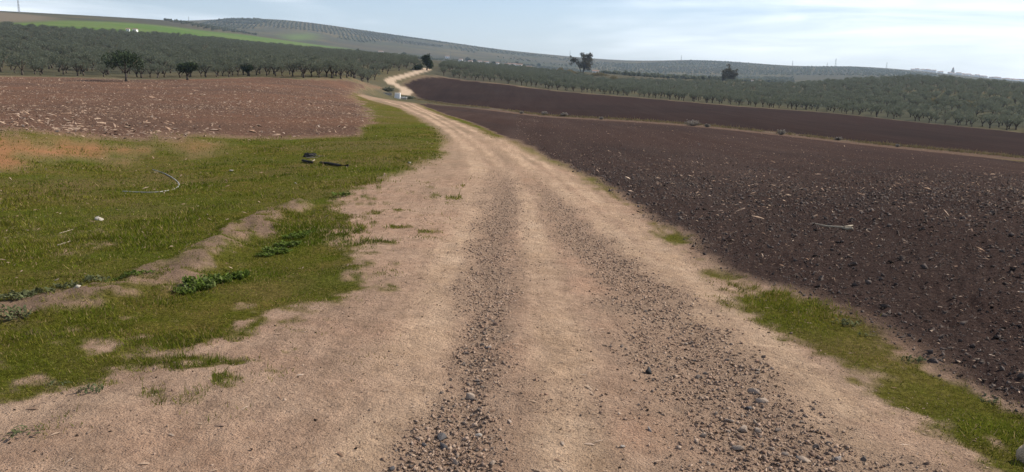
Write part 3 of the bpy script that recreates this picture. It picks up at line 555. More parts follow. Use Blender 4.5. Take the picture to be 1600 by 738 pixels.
def instancer(name, P, rz, sc, variants, label, cat):
    """the rest of a grove: geometry-node copies of the same tree meshes"""
    me = mesh_np(name, P, np.zeros((0, 3)), 3) if False else bpy.data.meshes.new(name)
    me.vertices.add(len(P)); me.vertices.foreach_set('co', np.ascontiguousarray(P, np.float32).ravel())
    for n, a in (('rz', rz), ('sc', sc)): q = me.attributes.new(n, 'FLOAT', 'POINT'); q.data.foreach_set('value', np.ascontiguousarray(a, np.float32))
    o = add(name, me); ng = bpy.data.node_groups.new(name, 'GeometryNodeTree'); ng.interface.new_socket('Geometry', in_out='INPUT', socket_type='NodeSocketGeometry'); ng.interface.new_socket('Geometry', in_out='OUTPUT', socket_type='NodeSocketGeometry')
    N = ng.nodes.new; Lk = ng.links.new; gi = N('NodeGroupInput'); go = N('NodeGroupOutput')
    ip = N('GeometryNodeInstanceOnPoints'); Lk(gi.outputs[0], ip.inputs['Points']); ip.inputs['Pick Instance'].default_value = True
    g2i = N('GeometryNodeGeometryToInstance')
    for objs in reversed(variants):
        j = N('GeometryNodeJoinGeometry')
        for ob in objs:
            oi = N('GeometryNodeObjectInfo'); oi.transform_space = 'ORIGINAL'; oi.inputs['Object'].default_value = ob; Lk(oi.outputs['Geometry'], j.inputs[0])
        gg = N('GeometryNodeGeometryToInstance'); Lk(j.outputs[0], gg.inputs[0]); Lk(gg.outputs[0], g2i.inputs[0])
    jj = N('GeometryNodeJoinGeometry'); ng.nodes.remove(g2i)
    for nd in [n for n in ng.nodes if n.bl_idname == 'GeometryNodeGeometryToInstance']: Lk(nd.outputs[0], jj.inputs[0])
    Lk(jj.outputs[0], ip.inputs['Instance'])
    a = N('GeometryNodeInputNamedAttribute'); a.data_type = 'FLOAT'; a.inputs[0].default_value = 'rz'; cx = N('ShaderNodeCombineXYZ'); Lk(a.outputs[0], cx.inputs['Z']); Lk(cx.outputs[0], ip.inputs['Rotation'])
    a = N('GeometryNodeInputNamedAttribute'); a.data_type = 'FLOAT'; a.inputs[0].default_value = 'sc'; Lk(a.outputs[0], ip.inputs['Scale'])
    ri = N('FunctionNodeRandomValue'); ri.data_type = 'INT'
    [i for i in ri.inputs if i.name == 'Max' and i.type == 'INT'][0].default_value = len(variants) - 1
    Lk([q for q in ri.outputs if q.type == 'INT'][0], ip.inputs['Instance Index'])
    Lk(ip.outputs[0], go.inputs[0]); md = o.modifiers.new('scatter', 'NODES'); md.node_group = ng
    return tag(o, label, cat, kind='stuff')
SRC = []
def groves():
    for key, n_single, sp, ang, xr, lab, glab, grp in (
        ('left', 150, 5.8, .62, (-700, 60), 'olive grove behind the stubble field', 'dense olive grove climbing the slope behind the stubble field', 'olive trees of the grove behind the stubble field'),
        ('right', 150, 5.5, -.72, (-60, 700), 'olive grove beyond the ploughed field', 'dense olive grove spreading beyond the ploughed field towards the hills', 'olive trees of the grove beyond the ploughed field')):
        x, y = grove(key, sp, ang, *xr, 0, 0); P = np.stack([x, y, ground(x, y)], 1); d = np.hypot(x, y)
        a = np.arctan2(x, y); vis = np.abs(a) < .60; order = np.argsort(np.where(vis, d, d + 1e5)); one = order[:n_single]; rest = order[n_single:]
        bins = {}
        for k in one: bins.setdefault(int(a[k] / .028), k)
        front = set(bins.values())
        for k in one:
            v = int(rng.integers(len(OL))); f = .68 + .55 * rng.random(); s = f * (.87 if key == 'left' else .70); size = 'stunted' if f < .85 else 'tall' if f > 1.05 else 'medium-sized'
            where = ' fronting the ' if k in front else ' inside the '
            e = tree('olive_tree', P[k], OL[v], rng.random() * 6.28, s, size + (' four' if v % 2 else ' three') + '-limbed olive tree' + where + lab, 'olive tree', grp)
            if len(SRC) < 6: SRC.append(e)
        # pick one source of each variant shape
        used = {}
        for ob in bpy.data.objects:
            if ob.name.startswith('crown') and ob.parent and ob.data.name not in used: used[ob.data.name] = [ob, [c for c in ob.parent.children if c.name.startswith('trunk')][0]]
        src = [v for v in used.values() if v[0].data in [m[1] for m in OL]]
        print(key, len(x)); instancer('olive_grove', P[rest], rng.random(len(rest)) * 6.28, (.66 + .5 * rng.random(len(rest))) * (.88 if key == 'left' else .75), src, glab, 'olive grove')
groves()
def far_orchards():
    """the planted rows on the distant hills"""
    src = None
    used = {}
    for ob in bpy.data.objects:
        if ob.name.startswith('far_crown'): used[ob.name] = [ob]
    r_ = np.random.default_rng(5); V, F, t = leaves(r_, [(0, 0, 1.9, 2.0, 2.0, 1.4)], 70, .85, .6, .6)
    cm = mesh_np('far_crown', V, F, 4, {'tint': t}); cm.materials.append(M['olive'])
    tm = mesh_py('far_trunk', *tube([[(0, 0, -.2, .25), (0, 0, 1.3, .15)]], 4)); tm.materials.append(M['bark'])
    e = empty('olive_tree', at_d(560, 80, 700), 0, 1); tag(e, 'lone rounded olive tree on the slope above the grove beyond the track', 'olive tree'); c = add('crown', cm, parent=e); k = add('trunk', tm, parent=e)
    for poly, sp, ang, lab in (
        ([(342,32.5),(360,31),(402,31),(420,34),(400,38),(350,37)], 7.0, .1, 'dark wood of trees on the rounded top of the bluish hill'),
        ([(255,33),(330,32.5),(380,30.5),(450,34),(520,42),(600,53),(700,67),(690,74),(600,66),(560,68),(500,66),(420,58),(330,48),(285,38)], 11.0, .25, 'regular rows of olive trees on the bluish hill above the green crop'),
        ([(700,67),(800,81),(880,91),(960,99),(960,112),(900,106),(800,94),(700,76)], 15.0, .1, 'scattered olive rows on the low ridge behind the white farmhouses'),
        ([(960,99),(1000,100),(1080,95),(1150,98),(1250,105),(1330,105),(1400,111),(1470,118),(1440,121),(1350,119),(1250,118),(1150,117),(1050,115),(960,111)], 11.0, -.35, 'olive rows dotting the pale hill behind the right-hand grove'),
        ([(600,96),(700,94),(800,103),(880,110),(960,118),(1100,126),(1240,130),(1240,122),(1100,119),(900,109),(700,90),(600,85)], 9.0, .3, 'olive trees filling the valley floor before the distant hills')):
        pl = lp_poly(poly); gx, gy = np.meshgrid(np.arange(-2600, 2600, sp), np.arange(500, 3700, sp)); gx = gx.ravel(); gy = gy.ravel()
        yy = 2100; cs, sn = math.cos(ang), math.sin(ang); x = gx * cs - (gy - yy) * sn; y = gx * sn + (gy - yy) * cs + yy
        x = x + rng.normal(size=len(x)) * (1.2 if 'regular' in lab else 2.4) + 9 * fbm(x * .004, y * .004, 2, 92); y = y + rng.normal(size=len(y)) * (1.2 if 'regular' in lab else 2.4) + 9 * fbm(x * .004, y * .004, 2, 93); m = (y > 500) & in_poly(x, y, pl); x, y = x[m], y[m]
        t_ = vfun(np.arctan2(x, y), np.hypot(x, y)); dens = (fbm(x * .004, y * .004, 3, 91) > -.15) & (rng.random(len(x)) > (.08 if 'regular' in lab else .3)); x, y = x[dens], y[dens]
        P = np.stack([x, y, ground(x, y, fine=False)], 1); print('far', len(x))
        instancer('distant_orchard', P, rng.random(len(x)) * 6.28, (1.1 if 'wood' in lab else .5) + .45 * rng.random(len(x)), [[c, k]], lab, 'orchard')
far_orchards()
def lone_trees():
    for px, py, h, seed, spread, label in (
        (197, 127.5, 5.2, 11, 1.2, 'broad dark round olive tree standing out in the stubble field, the largest there'),
        (293, 125.5, 3.4, 12, 1.15, 'small dark umbrella-shaped olive tree at the stubble field edge'),
        (387, 119.5, 2.7, 13, .95, 'little dark bushy olive tree farthest along the stubble field edge')):
        tm, cm = olive_meshes(seed, h, 2600, .17, 'dark_leaf', spread, 4, low=.5)
        tree('olive_tree', at(px, py), (tm, cm), 1.1 * seed, 1, label, 'olive tree')
    # the tree and the bush where the track disappears
    r_ = np.random.default_rng(21)
    def custom(name, loc, paths, lobes, n, leaf, mat, label, cat='tree', sides=5, hollow=.3):
        V, F = tube(paths, sides); V2, F2, t2 = leaves(r_, lobes, n, leaf, .5, hollow); tm = mesh_py('trunk', V, F, True); tm.materials.append(M['bark'])
        cm = mesh_np('crown', V2, F2, 4, {'tint': t2}); cm.materials.append(M[mat]); return tree(name, loc, (tm, cm), 0, 1, label, cat)
    custom('carob_tree', at_d(667, 110, 302), [[(0, 0, -.2, .3), (.1, 0, 1.2, .24), (.4, .1, 2.6, .14)], [(.1, 0, 1.2, .16), (-.9, .3, 3, .06)]],
           [(0, 0, 3.2, 1.7, 1.6, 1.5), (.9, .2, 2.4, 1.5, 1.4, 1.2), (-.8, .1, 4.2, 1.3, 1.3, 1.2), (.2, 0, 4.9, 1.2, 1.1, .9), (1.2, -.2, 1.5, 1., 1, .9)], 2600, .24, 'dark_leaf', 'tall dark evergreen tree beside the spot where the track vanishes')
    custom('bush', at_d(652, 110, 298), [[(0, 0, -.1, .12), (.2, 0, .8, .05)]], [(0, 0, .9, 1.5, 1.2, .9), (1.1, .1, 1.2, 1.2, 1, 1.0)], 900, .2, 'dark_leaf', 'low dark bush by the end of the track', 'bush')
    custom('bush', at_d(606, 139, 226), [[(0, 0, -.1, .1), (.1, 0, .7, .04)]], [(0, 0, .6, 1.3, 1.1, .6), (-1.1, .2, .4, 1., 1, .5), (1.0, .1, .5, .8, .9, .5)], 700, .16, 'olive', 'scrubby green bush between the two bends of the track', 'bush')
    custom('bush', at_d(634, 152, 216), [[(0, 0, -.1, .1), (.1, 0, .5, .04)]], [(0, 0, .4, 1.3, 1.0, .45), (1.3, .3, .3, 1.2, .8, .4)], 500, .14, 'olive', 'thin scrub at the head of the ditch behind the well house', 'bush')
    # gum trees: several stems, open crowns of separate leaf clumps
    def gum(px, py, D, h, w, seed, n, mat, label, gaps):
        q = np.random.default_rng(seed); paths = []; lobes = []
        for i in range(6):
            a = q.random() * 6.28; tx, ty = (q.random() - .5) * w, (q.random() - .5) * w * .7; tz = h * (.6 + .4 * q.random())
            paths.append([(tx * .06, ty * .06, -.3, .3), (tx * .35, ty * .35, tz * .4, .2), (tx * .75, ty * .75, tz * .72, .12), (tx, ty, tz, .04)])
            for j in range(gaps):
                f = .35 + .65 * q.random(); s = h * (.065 + .05 * q.random()); lobes.append((tx * f + q.normal() * w * .1, ty * f + q.normal() * w * .1, tz * f + q.normal() * h * .03, s * 1.2, s * 1.2, s))
        custom('gum_tree', at_d(px, py, D), paths, lobes, n, .3, mat, label)
    gum(910, 115, 540, 13.5, 15, 31, 6500, 'gum_leaf', 'tall open-crowned brownish gum tree rising above the grove against the sky', 11)
    gum(1141, 128, 520, 11, 8, 33, 2600, 'gum_leaf', 'compact rounded dark brownish gum tree in front of the pale hill', 9)
    gum(1128, 128, 525, 9.5, 6, 34, 900, 'gum_leaf', 'thin half-bare grey gum tree leaning on the compact dark one', 5)
    for px, py, D, h, lab in ((631, 83, 1250, 8, 'dark round tree in the valley beyond the end of the track'), (731, 88, 1500, 9, 'dark tree behind the white farmhouse'), (741, 91, 1500, 7, 'lower dark tree beside the farmhouses'),
                              (808, 94, 1600, 8, 'round dark tree at the long white barn'), (842, 94, 1700, 7, 'isolated round tree on the low ridge slope'), (771, 97, 1300, 7, 'dark tree among the hamlet roofs'), (812, 100, 1200, 8, 'wide dark tree below the long white barn')):
        s = h * .5; custom('tree', at_d(px, py, D), [[(0, 0, -.3, .35), (0, 0, h * .5, .2)]], [(0, 0, h * .6, s, s, s * .8), (s * .5, 0, h * .45, s * .7, s * .7, s * .6)], 380, .8, 'dark_leaf', lab, hollow=.5)
    # reeds and bare poplar scrub
    for i, (px, py, D, w, h, lab) in enumerate(((958, 130, 470, 9, 3.4, 'tallest yellow-brown reed thicket in the middle of the grove'), (975, 132, 462, 10, 3.0, 'wide yellow-brown reed thicket between the reeds'), (995, 134, 455, 9, 2.8, 'low yellowish reed thicket at the end of the reed belt'),
                                               (876, 113, 520, 8, 4.2, 'reddish-brown bare scrub beside the tall gum tree'), (890, 115, 515, 9, 3.6, 'low reddish-brown scrub under the tall gum tree'), (935, 122, 520, 14, 3.0, 'long tawny reed bank running out from the tall gum tree'),
                                               (1460, 176, 300, 6, 2.2, 'tawny bush standing out in the olive grove'), (1512, 180, 290, 5, 2.0, 'second tawny bush in the olive grove'))):
        q = np.random.default_rng(60 + i); n = 700; x = q.normal(size=n) * w * .28; y = q.normal(size=n) * 1.6; hh = h * np.exp(-(x / (w * .42)) ** 2) * (.55 + .5 * q.random(n)); z0 = hh * q.random(n) * .75
        a = q.random(n) * 6.28; s = .14; lx = q.normal(size=n) * .25
        V = np.stack([np.stack([x - s * np.cos(a), y - s * np.sin(a), z0], 1), np.stack([x + s * np.cos(a), y + s * np.sin(a), z0], 1), np.stack([x + lx, y, np.minimum(z0 + .5 * h, hh + .2)], 1)], 1).reshape(-1, 3)
        me = mesh_np('reeds', V, np.arange(3 * n).reshape(-1, 3), 3, {'tint': np.clip(np.repeat(q.random(n) * .7 + (.3 if 'red' in lab.split()[0] else 0), 3), 0, 1)})
        e = empty('reed_thicket', at_d(px, py, D)); tag(e, lab, 'reeds'); tag(add('stems', me, M['reed'], e), kind='stuff')
lone_trees()

# ------------------------------------------------------------------ things
def plain(name, c, rough=.8, var=.2, sc=6, spec=.3, bump=.004):
    b = NB(name); nz = b.noise(sc, 5, .6, .3, .7); col = b.mul(c, b.mix(nz, (1 - var,) * 3, (1 + var,) * 3)); return b.bsdf(col, rough, b.bump(b.noise(sc * 5, 4, .6, None), bump, .5), spec)
M['black_stone'] = plain('black_stone', (.022, .02, .02), .7, .3, 30)
M['hose'] = plain('grey_hose', (.27, .26, .23), .8, .2, 8); M['black_pipe'] = plain('black_pipe', (.02, .018, .016), .8, .3, 8, .1)
M['plastic'] = plain('black_plastic', (.045, .042, .038), .9, .85, 7, .1); M['whitewash'] = plain('whitewash', (.74, .74, .72), .9, .08, 2); M['concrete'] = plain('concrete', (.30, .28, .24), .9, .2, 3)
M['dark_iron'] = plain('dark_iron', (.04, .035, .03), .7, .3, 6); M['roof'] = plain('roof_tile', (.23, .15, .11), .9, .25, 2); M['steel'] = plain('galvanised_steel', (.22, .23, .24), .6, .1, 3); M['pale'] = plain('bleached_wood', (.30, .25, .18), .9, .2, 12)
M['weed'] = tint_mat('weed_leaf', [(.06, .09, .016), (.085, .12, .022), (.07, .10, .02), (.14, .165, .06)], .8, 12, .2)
M['weed_grey'] = tint_mat('weed_grey_leaf', [(.07, .08, .035), (.10, .11, .055), (.085, .09, .04)], .8, 12, .2)
def px_m(px, D): return px * math.hypot(D, CAMH) / FPX
STONES = []
for i in range(12):
    V, F = hull(400 + i, 12, .62); me = mesh_np('stone', V, F, 3); bm = bmesh.new(); bm.from_mesh(me); bmesh.ops.dissolve_limit(bm, angle_limit=.22, verts=bm.verts, edges=bm.edges); bmesh.ops.bevel(bm, geom=bm.edges[:], offset=.025, segments=1, affect='EDGES'); bm.to_mesh(me); bm.free(); STONES.append(me)
STONE_KINDS = {}
for kind, cols in (('pale', [(.24, .185, .142), (.28, .22, .17)]), ('grey', [(.13, .105, .088), (.19, .152, .125)]), ('brown', [(.19, .125, .09), (.24, .165, .122)])):
    mt = tint_mat(kind + '_stone', cols, .85, 9, obj=True); STONE_KINDS[kind] = []
    for me in STONES: c = me.copy(); c.materials.append(mt); STONE_KINDS[kind].append(c)
def stone(px, py, wpx, label, group=None, mat='stone_obj', flat=1., k=None):
    x, y, z = at(px, py); s = px_m(wpx, math.hypot(x, y)) / 2; me = STONES[int(rng.integers(12)) if k is None else k]
    if mat != 'stone_obj': me = me.copy(); me.materials.clear()
    o = add('stone', me, M[mat], loc=(x, y, z + s * .25 * flat), scale=(s, s, s * flat)); o.rotation_euler = (rng.normal() * .2, rng.normal() * .2, rng.random() * 6.28); return tag(o, label, 'stone', group)
def stones():
    stone(1015, 580, 15, 'black pointed stone lying alone on bare sand beside the ruts', mat='black_stone', flat=1.35)
    for px, py, w, lab in ((732, 616, 23, 'large pale flat-topped stone in the middle of the narrow gravel rut'), (1155, 695, 27, 'large pale block-shaped stone at the inner edge of the wide gravel rut'), (1192, 626, 24, 'long pale slab at the outer edge of the wide gravel rut'),
                           (1178, 610, 21, 'white-topped stone just behind the long pale slab'), (1160, 664, 23, 'broad pale stone with a flat stone beside it in the wide rut'), (1184, 666, 18, 'flat pale stone touching the broad pale stone in the wide rut'), (1258, 711, 22, 'long flat pale stone in the wide gravel rut'),
                           (1139, 654, 18, 'brown rounded stone beside the broad pale stone'), (1228, 700, 14, 'upright grey-blue stone beside the long flat pale stone'), (1310, 711, 16, 'grey stone at the outer border of the wide rut'),
                           (712, 715, 17, 'pale squarish stone in the narrow gravel rut'), (747, 671, 14, 'grey stone at the edge of the narrow rut toward the middle strip'), (1016, 671, 14, 'flat dark stone on the sandy middle strip'), (972, 697, 10, 'small round grey stone on the sandy middle strip'), (762, 539, 14, 'brown stone beside the narrow gravel rut')):
        stone(px, py, w, lab, flat=.85, mat='pale_stone' if 'pale' in lab or 'white' in lab else 'stone_obj')
    for px, py, w, lab in ((690, 675, 22, 'wide dark slate-like stone among pebbles of the narrow rut'), (694, 687, 20, 'dark stone just before the wide dark slate-like one'), (662, 686, 13, 'dark stone at the sandy edge of the narrow rut'), (613, 727, 13, 'dark stone on sand well outside the narrow rut'), (1245, 703, 11, 'small dark blue-grey stone in the wide rut'), (1172, 632, 14, 'dark bluish stone leaning on the long pale slab')):
        o = stone(px, py, w, lab, mat='dark_stone', flat=.8)
    for rut, n, lab, grp in (('rutL', 110, 'stone in the narrow gravel rut', 'stones in the narrow gravel rut'), ('rutR', 130, 'stone in the wide gravel rut', 'stones in the wide gravel rut')):
        c = 0; line = LN[rut]
        while c < n:
            t = rng.random() ** 1.1 * 4.6; i = int(t); p = line[i] * (1 - t + i) + line[i + 1] * (t - i); w = WID[rut][i]
            d = line[i + 1] - line[i]; d /= np.hypot(*d); q = p + np.array([-d[1], d[0]]) * rng.normal() * w * .55; r = np.hypot(*q)
            if r < 2.7: continue
            s = .0145 * math.exp(rng.normal() * .34) * (1.1 if r > 5 else 1); kd = ('pale', 'grey', 'grey', 'brown')[int(rng.integers(4))]; sz = 'large' if s > .018 else 'small' if s < .0135 else 'middling'; o = add('stone', STONE_KINDS[kd][rng.integers(12)], None, loc=(q[0], q[1], gz(*q) + s * .2), scale=s); o.rotation_euler = (rng.normal() * .3, rng.normal() * .3, rng.random() * 6.28); tag(o, sz + ' ' + kd + ' angular ' + lab, 'stone', grp); c += 1
    for px, py, w, lab in ((155, 345, 13, 'white chalky stone in the grass hollow'), (361, 268, 8, 'pale stone in the grass above the curved hose'), (463, 287, 7, 'small white stone in the grass before the black pipes'), (640, 256, 6, 'pale stone in the grass by the road bend'), (122, 463, 10, 'flat pale stone at the foot of the earth ridge')):
        stone(px, py, w, lab, mat='chalk')
M['pale_stone'] = plain('pale_stone', (.27, .21, .162), .9, .3, 25, .1); M['dark_stone'] = plain('dark_stone', (.06, .055, .055), .75, .3, 25); M['chalk'] = plain('chalk', (.31, .28, .23), .9, .15, 20)
stones()
def weed(px, py, wpx, n, label, grey=False, up=.8, group=None):
    x, y, z = at(px, py); D = math.hypot(x, y); w = px_m(wpx, D) / 2; q = np.random.default_rng(int(px * 7 + py)); V, F, T = [], [], []
    L = min(.06, max(.025, w * .35)) if D < 12 else min(.16, w * .5)
    for i in range(n):
        rad = w * math.sqrt(q.random()) * .85; a = q.random() * 6.28; b = q.random() * 6.28; l = L * (.6 + .7 * q.random()); wd = l * (.14 + .08 * q.random()); bx, by = rad * math.cos(a), rad * math.sin(a) * .8; k = up * (.3 + .8 * q.random()); h0 = q.random() * L * .8
        cs, sn = math.cos(b), math.sin(b); base = len(V)
        for t, ww, zz in ((0, .25, 0), (.4, 1., .55), (.75, .8, .8), (1.05, .06, .75)):
            for s in (-1, 1):
                lx, ly = t * l * (1 - .35 * k), s * ww * wd; V.append((bx + lx * cs - ly * sn, by + lx * sn + ly * cs, h0 * .5 + zz * l * k + .2 * abs(ly)))
        for j in range(3): F.append((base + 2 * j, base + 2 * j + 2, base + 2 * j + 3, base + 2 * j + 1))
        T += [q.random()] * 8
    V = np.array(V); V[:, 2] += ground(V[:, 0] + x, V[:, 1] + y) - z
    me = mesh_np('weed', V, np.array(F), 4, {'tint': np.array(T)}, True); tag(add('weed', me, M['weed_grey' if grey else 'weed'], loc=(x, y, z)), label, 'weed', group)
def weeds():
    for i, (px, py, w, n) in enumerate(((462, 372, 44, 150), (448, 385, 44, 150), (432, 397, 46, 140), (478, 366, 30, 90), (415, 402, 30, 80))): weed(px, py, w, n * 2, 'lush broad-leaved weed in the dense clump at the road end of the earth ridge', group='weeds of the dense clump on the ridge')
    for px, py, w, n in ((312, 450, 54, 170), (342, 441, 46, 130), (372, 434, 40, 100), (290, 458, 34, 80)): weed(px, py, w, n * 2, 'grassy dark-green weed on the sunny foot of the earth ridge', up=1.3, group='weeds at the foot of the ridge')
    for px, py, w, n in ((205, 440, 40, 90), (178, 444, 34, 70), (228, 437, 26, 50)): weed(px, py, w, n, 'dark weed on the hollow side of the earth ridge', group='weeds behind the ridge')
    for px, py, w, n in ((18, 476, 60, 120), (60, 462, 50, 90), (110, 450, 44, 80), (25, 500, 50, 80), (150, 438, 40, 60)): weed(px, py, w, n, 'grey-green leafy weed in the low corner of the hollow', True, group='grey weeds in the hollow')
    weed(533, 307, 34, 50, 'small leafy weed at the corner where the grass meets the sandy turnout'); weed(35, 682, 62, 26, 'flat rosette weed growing alone on bare sand', True, .5)
    weed(142, 612, 48, 40, 'sparse green weed at the ragged grass edge on the sand', True, .8); weed(92, 600, 34, 30, 'low weed tuft beside the sparse green one on the sand', True, .7)
    for px, py, w, n in ((1322, 510, 42, 60), (1352, 526, 26, 30), (1424, 566, 40, 40), (1545, 628, 34, 30)): weed(px, py, w, n, 'small dark weed between the verge grass and the ploughed soil', True, group='weeds along the ploughed edge')
weeds()
def path_px(pts, r, lift=0., wig=0.):
    out = []
    for i, (px, py) in enumerate(pts): x, y, z = at(px, py); out.append((x, y, z + lift + (wig * (i % 2)), r if np.isscalar(r) else r[i]))
    return out
def litter():
    # curved hose: smooth the traced bends
    p = np.array(path_px([(192, 299.5), (215, 300.5), (240, 301.5), (260, 300), (274, 296), (280.5, 291), (279, 286), (270, 279), (256, 271), (239, 266)], .0145, .008)); t = np.linspace(0, len(p) - 1, 46); q = np.stack([np.interp(t, range(len(p)), p[:, k]) for k in range(4)], 1)
    for _ in range(4): q[1:-1] = (q[:-2] + 2 * q[1:-1] + q[2:]) / 4
    tag(add('hose', mesh_py('hose', *tube([q], 8), True), M['hose']), 'grey plastic hose bent in a hook on the grass', 'hose')
    for pts, r, lab in (([(473, 253.5), (480, 255), (488, 256.5)], .04, 'short black pipe piece lying before the black plastic heap'), ([(501, 257), (515, 259), (530, 261), (544, 261.5)], .04, 'long black pipe piece lying beside the short one in the grass')):
        tag(add('pipe', mesh_py('pipe', *tube([path_px(pts, r, .05)], 8), True), M['black_pipe']), lab, 'pipe')
    # crumpled plastic heap
    x, y, z = at(485, 245); bm = bmesh.new(); bmesh.ops.create_icosphere(bm, subdivisions=4, radius=1)
    for v in bm.verts:
        c = v.co.copy(); n = float(fbm(np.array([c.x * 2.1 + 4]), np.array([c.y * 2.1 + c.z * 1.7]), 4, 99)[0]); m = float(abs(vnoise(np.array([c.x * 5 + c.z * 3]), np.array([c.y * 5 - c.z * 2]), 98)[0]))
        twin = .75 + .35 * abs(c.x) ** .7; v.co = Vector((c.x * .24, c.y * .13, max(c.z, -.1) * .14 * twin)) * (1 + .35 * n + .22 * m)
    me = bpy.data.meshes.new('plastic_heap'); bm.to_mesh(me); bm.free(); tag(add('plastic_heap', me, M['plastic'], loc=(x, y, z)), 'crumpled black plastic heap dumped on the grass', 'rubbish')
    for i, (a, b, r, lab) in enumerate((((497, 245.5), (507, 245.5), .025, 'bleached stick poking out of the black plastic heap'), ((479, 248), (497, 247.5), .02, 'pale stick lying along the black plastic heap'), ((488, 253), (492, 251), .025, 'short pale stick between the heap and the pipes'), ((93, 366), (115, 359), .007, 'thin pale stick in the grass hollow'), ((90, 384), (116, 376), .010, 'longer bleached branch in the grass hollow'))):
        m_ = ((a[0] + b[0]) / 2 + 1, (a[1] + b[1]) / 2 - .5); tag(add('stick', mesh_py('stick', *tube([path_px([a, m_, b], [r, r * .8, r * .4], r)], 6), True), M['pale']), lab, 'stick')
    pts = [(1268, 353), (1278, 356), (1290, 358.5), (1302, 359.5), (1314, 360.5), (1324, 361), (1331, 362)]; p = path_px(pts, [.006, .012, .016, .014, .018, .028, .02], .03); p2 = path_px([(1318, 361), (1327, 359), (1332, 358)], [.012, .018, .006], .05)
    tag(add('dry_stalk', mesh_py('dry_stalk', *tube([p, p2], 6), True), M['pale']), 'long cream dry stalk lying on the dark ploughed soil', 'stalk')
    # pale chips and leaves on the turf
    n = 900; x, y, r = polar_sample(n, 8, 45, -.68, -.03, 1.6); R = regions(x, y); k = R['grass'] > .5; x, y, r = x[k], y[k], r[k]; s = .012 * np.clip(r / 9, 1, 3) * np.exp(rng.normal(size=len(x)) * .5)
    tag(add('straw_chips', scatter_mesh('straw_chips', CH, np.stack([x, y, ground(x, y) + .03], 1), s, .4), M['straw']), 'tiny pale straw chips scattered on the grass hollow', 'straw', kind='stuff')
litter()
def box(V, F, x0, x1, y0, y1, z0, z1, taper=0.):
    b = len(V); V += [(x0, y0, z0), (x1, y0, z0), (x1, y1, z0), (x0, y1, z0), (x0 + taper, y0 + taper, z1), (x1 - taper * .2, y0 + taper, z1), (x1 - taper * .2, y1 - taper, z1), (x0 + taper, y1 - taper, z1)]
    F += [(b + 3, b + 2, b + 1, b), (b + 4, b + 5, b + 6, b + 7), (b, b + 1, b + 5, b + 4), (b + 1, b + 2, b + 6, b + 5), (b + 2, b + 3, b + 7, b + 6), (b + 3, b, b + 4, b + 7)]
def box_obj(name, mat, parent, *b, **k): V, F = [], []; box(V, F, *b, **k); return add(name, mesh_py(name, V, F), M[mat], parent)
def well():
    x, y, z = at(621, 154); rz = -math.atan2(x, y) * 1 - .12
    e = empty('well_house', (x, y, z), rz); tag(e, 'tiny whitewashed well house with a flat roof slab beside the track', 'well house')
    box_obj('wall', 'whitewash', e, -.75, .75, -.75, .75, -.3, 1.25, taper=.16); box_obj('roof', 'whitewash', e, -.66, .80, -.72, .72, 1.253, 1.36)
    e = empty('water_trough', (x + 1.7, y + .5, gz(x + 1.7, y + .5)), rz); tag(e, 'low concrete water trough on the sunny side of the well house', 'trough')
    box_obj('basin', 'concrete', e, -.7, .7, -.35, .35, -.2, .5); box_obj('rim', 'whitewash', e, -.76, .76, -.41, .41, .503, .58)
    e = box_obj('low_wall', 'concrete', None, -1.5, 1.5, -.15, .15, -.3, .42, taper=.03); e.location = (x - 2.9, y - .3, gz(x - 2.9, y - .3)); e.rotation_euler = (0, 0, rz); tag(e, 'low pale concrete wall running out from the shaded side of the well house', 'wall', kind='thing')
well()
def house(px, py, D, w, d, h, label, roofh=.0, group=None, rz=None, cat='house', sink=1.0):
    x, y, z = at_d(px, py, D); e = empty('farmhouse' if cat == 'house' else cat.replace(' ', '_'), (x, y, z), (rng.random() - .5) * .6 if rz is None else rz); tag(e, label, cat, group)
    box_obj('wall', 'whitewash', e, -w / 2, w / 2, -d / 2, d / 2, -sink, h)
    V = [(-w / 2 - .2, -d / 2 - .2, h + .01), (w / 2 + .2, -d / 2 - .2, h + .01), (w / 2 + .2, d / 2 + .2, h + .01), (-w / 2 - .2, d / 2 + .2, h + .01), (-w / 2 - .2, 0, h + d * .28), (w / 2 + .2, 0, h + d * .28)]
    add('roof', mesh_py('roof', V, [(0, 1, 5, 4), (2, 3, 4, 5), (1, 2, 5), (3, 0, 4), (3, 2, 1, 0)]), M['roof'], e)
    for wx in (-w * .25, w * .25): box_obj('window', 'dark_iron', e, wx - min(.5, w * .1), wx + min(.5, w * .1), -d / 2 - .06, -d / 2 + .02, h * .4, h * .75)
    return e
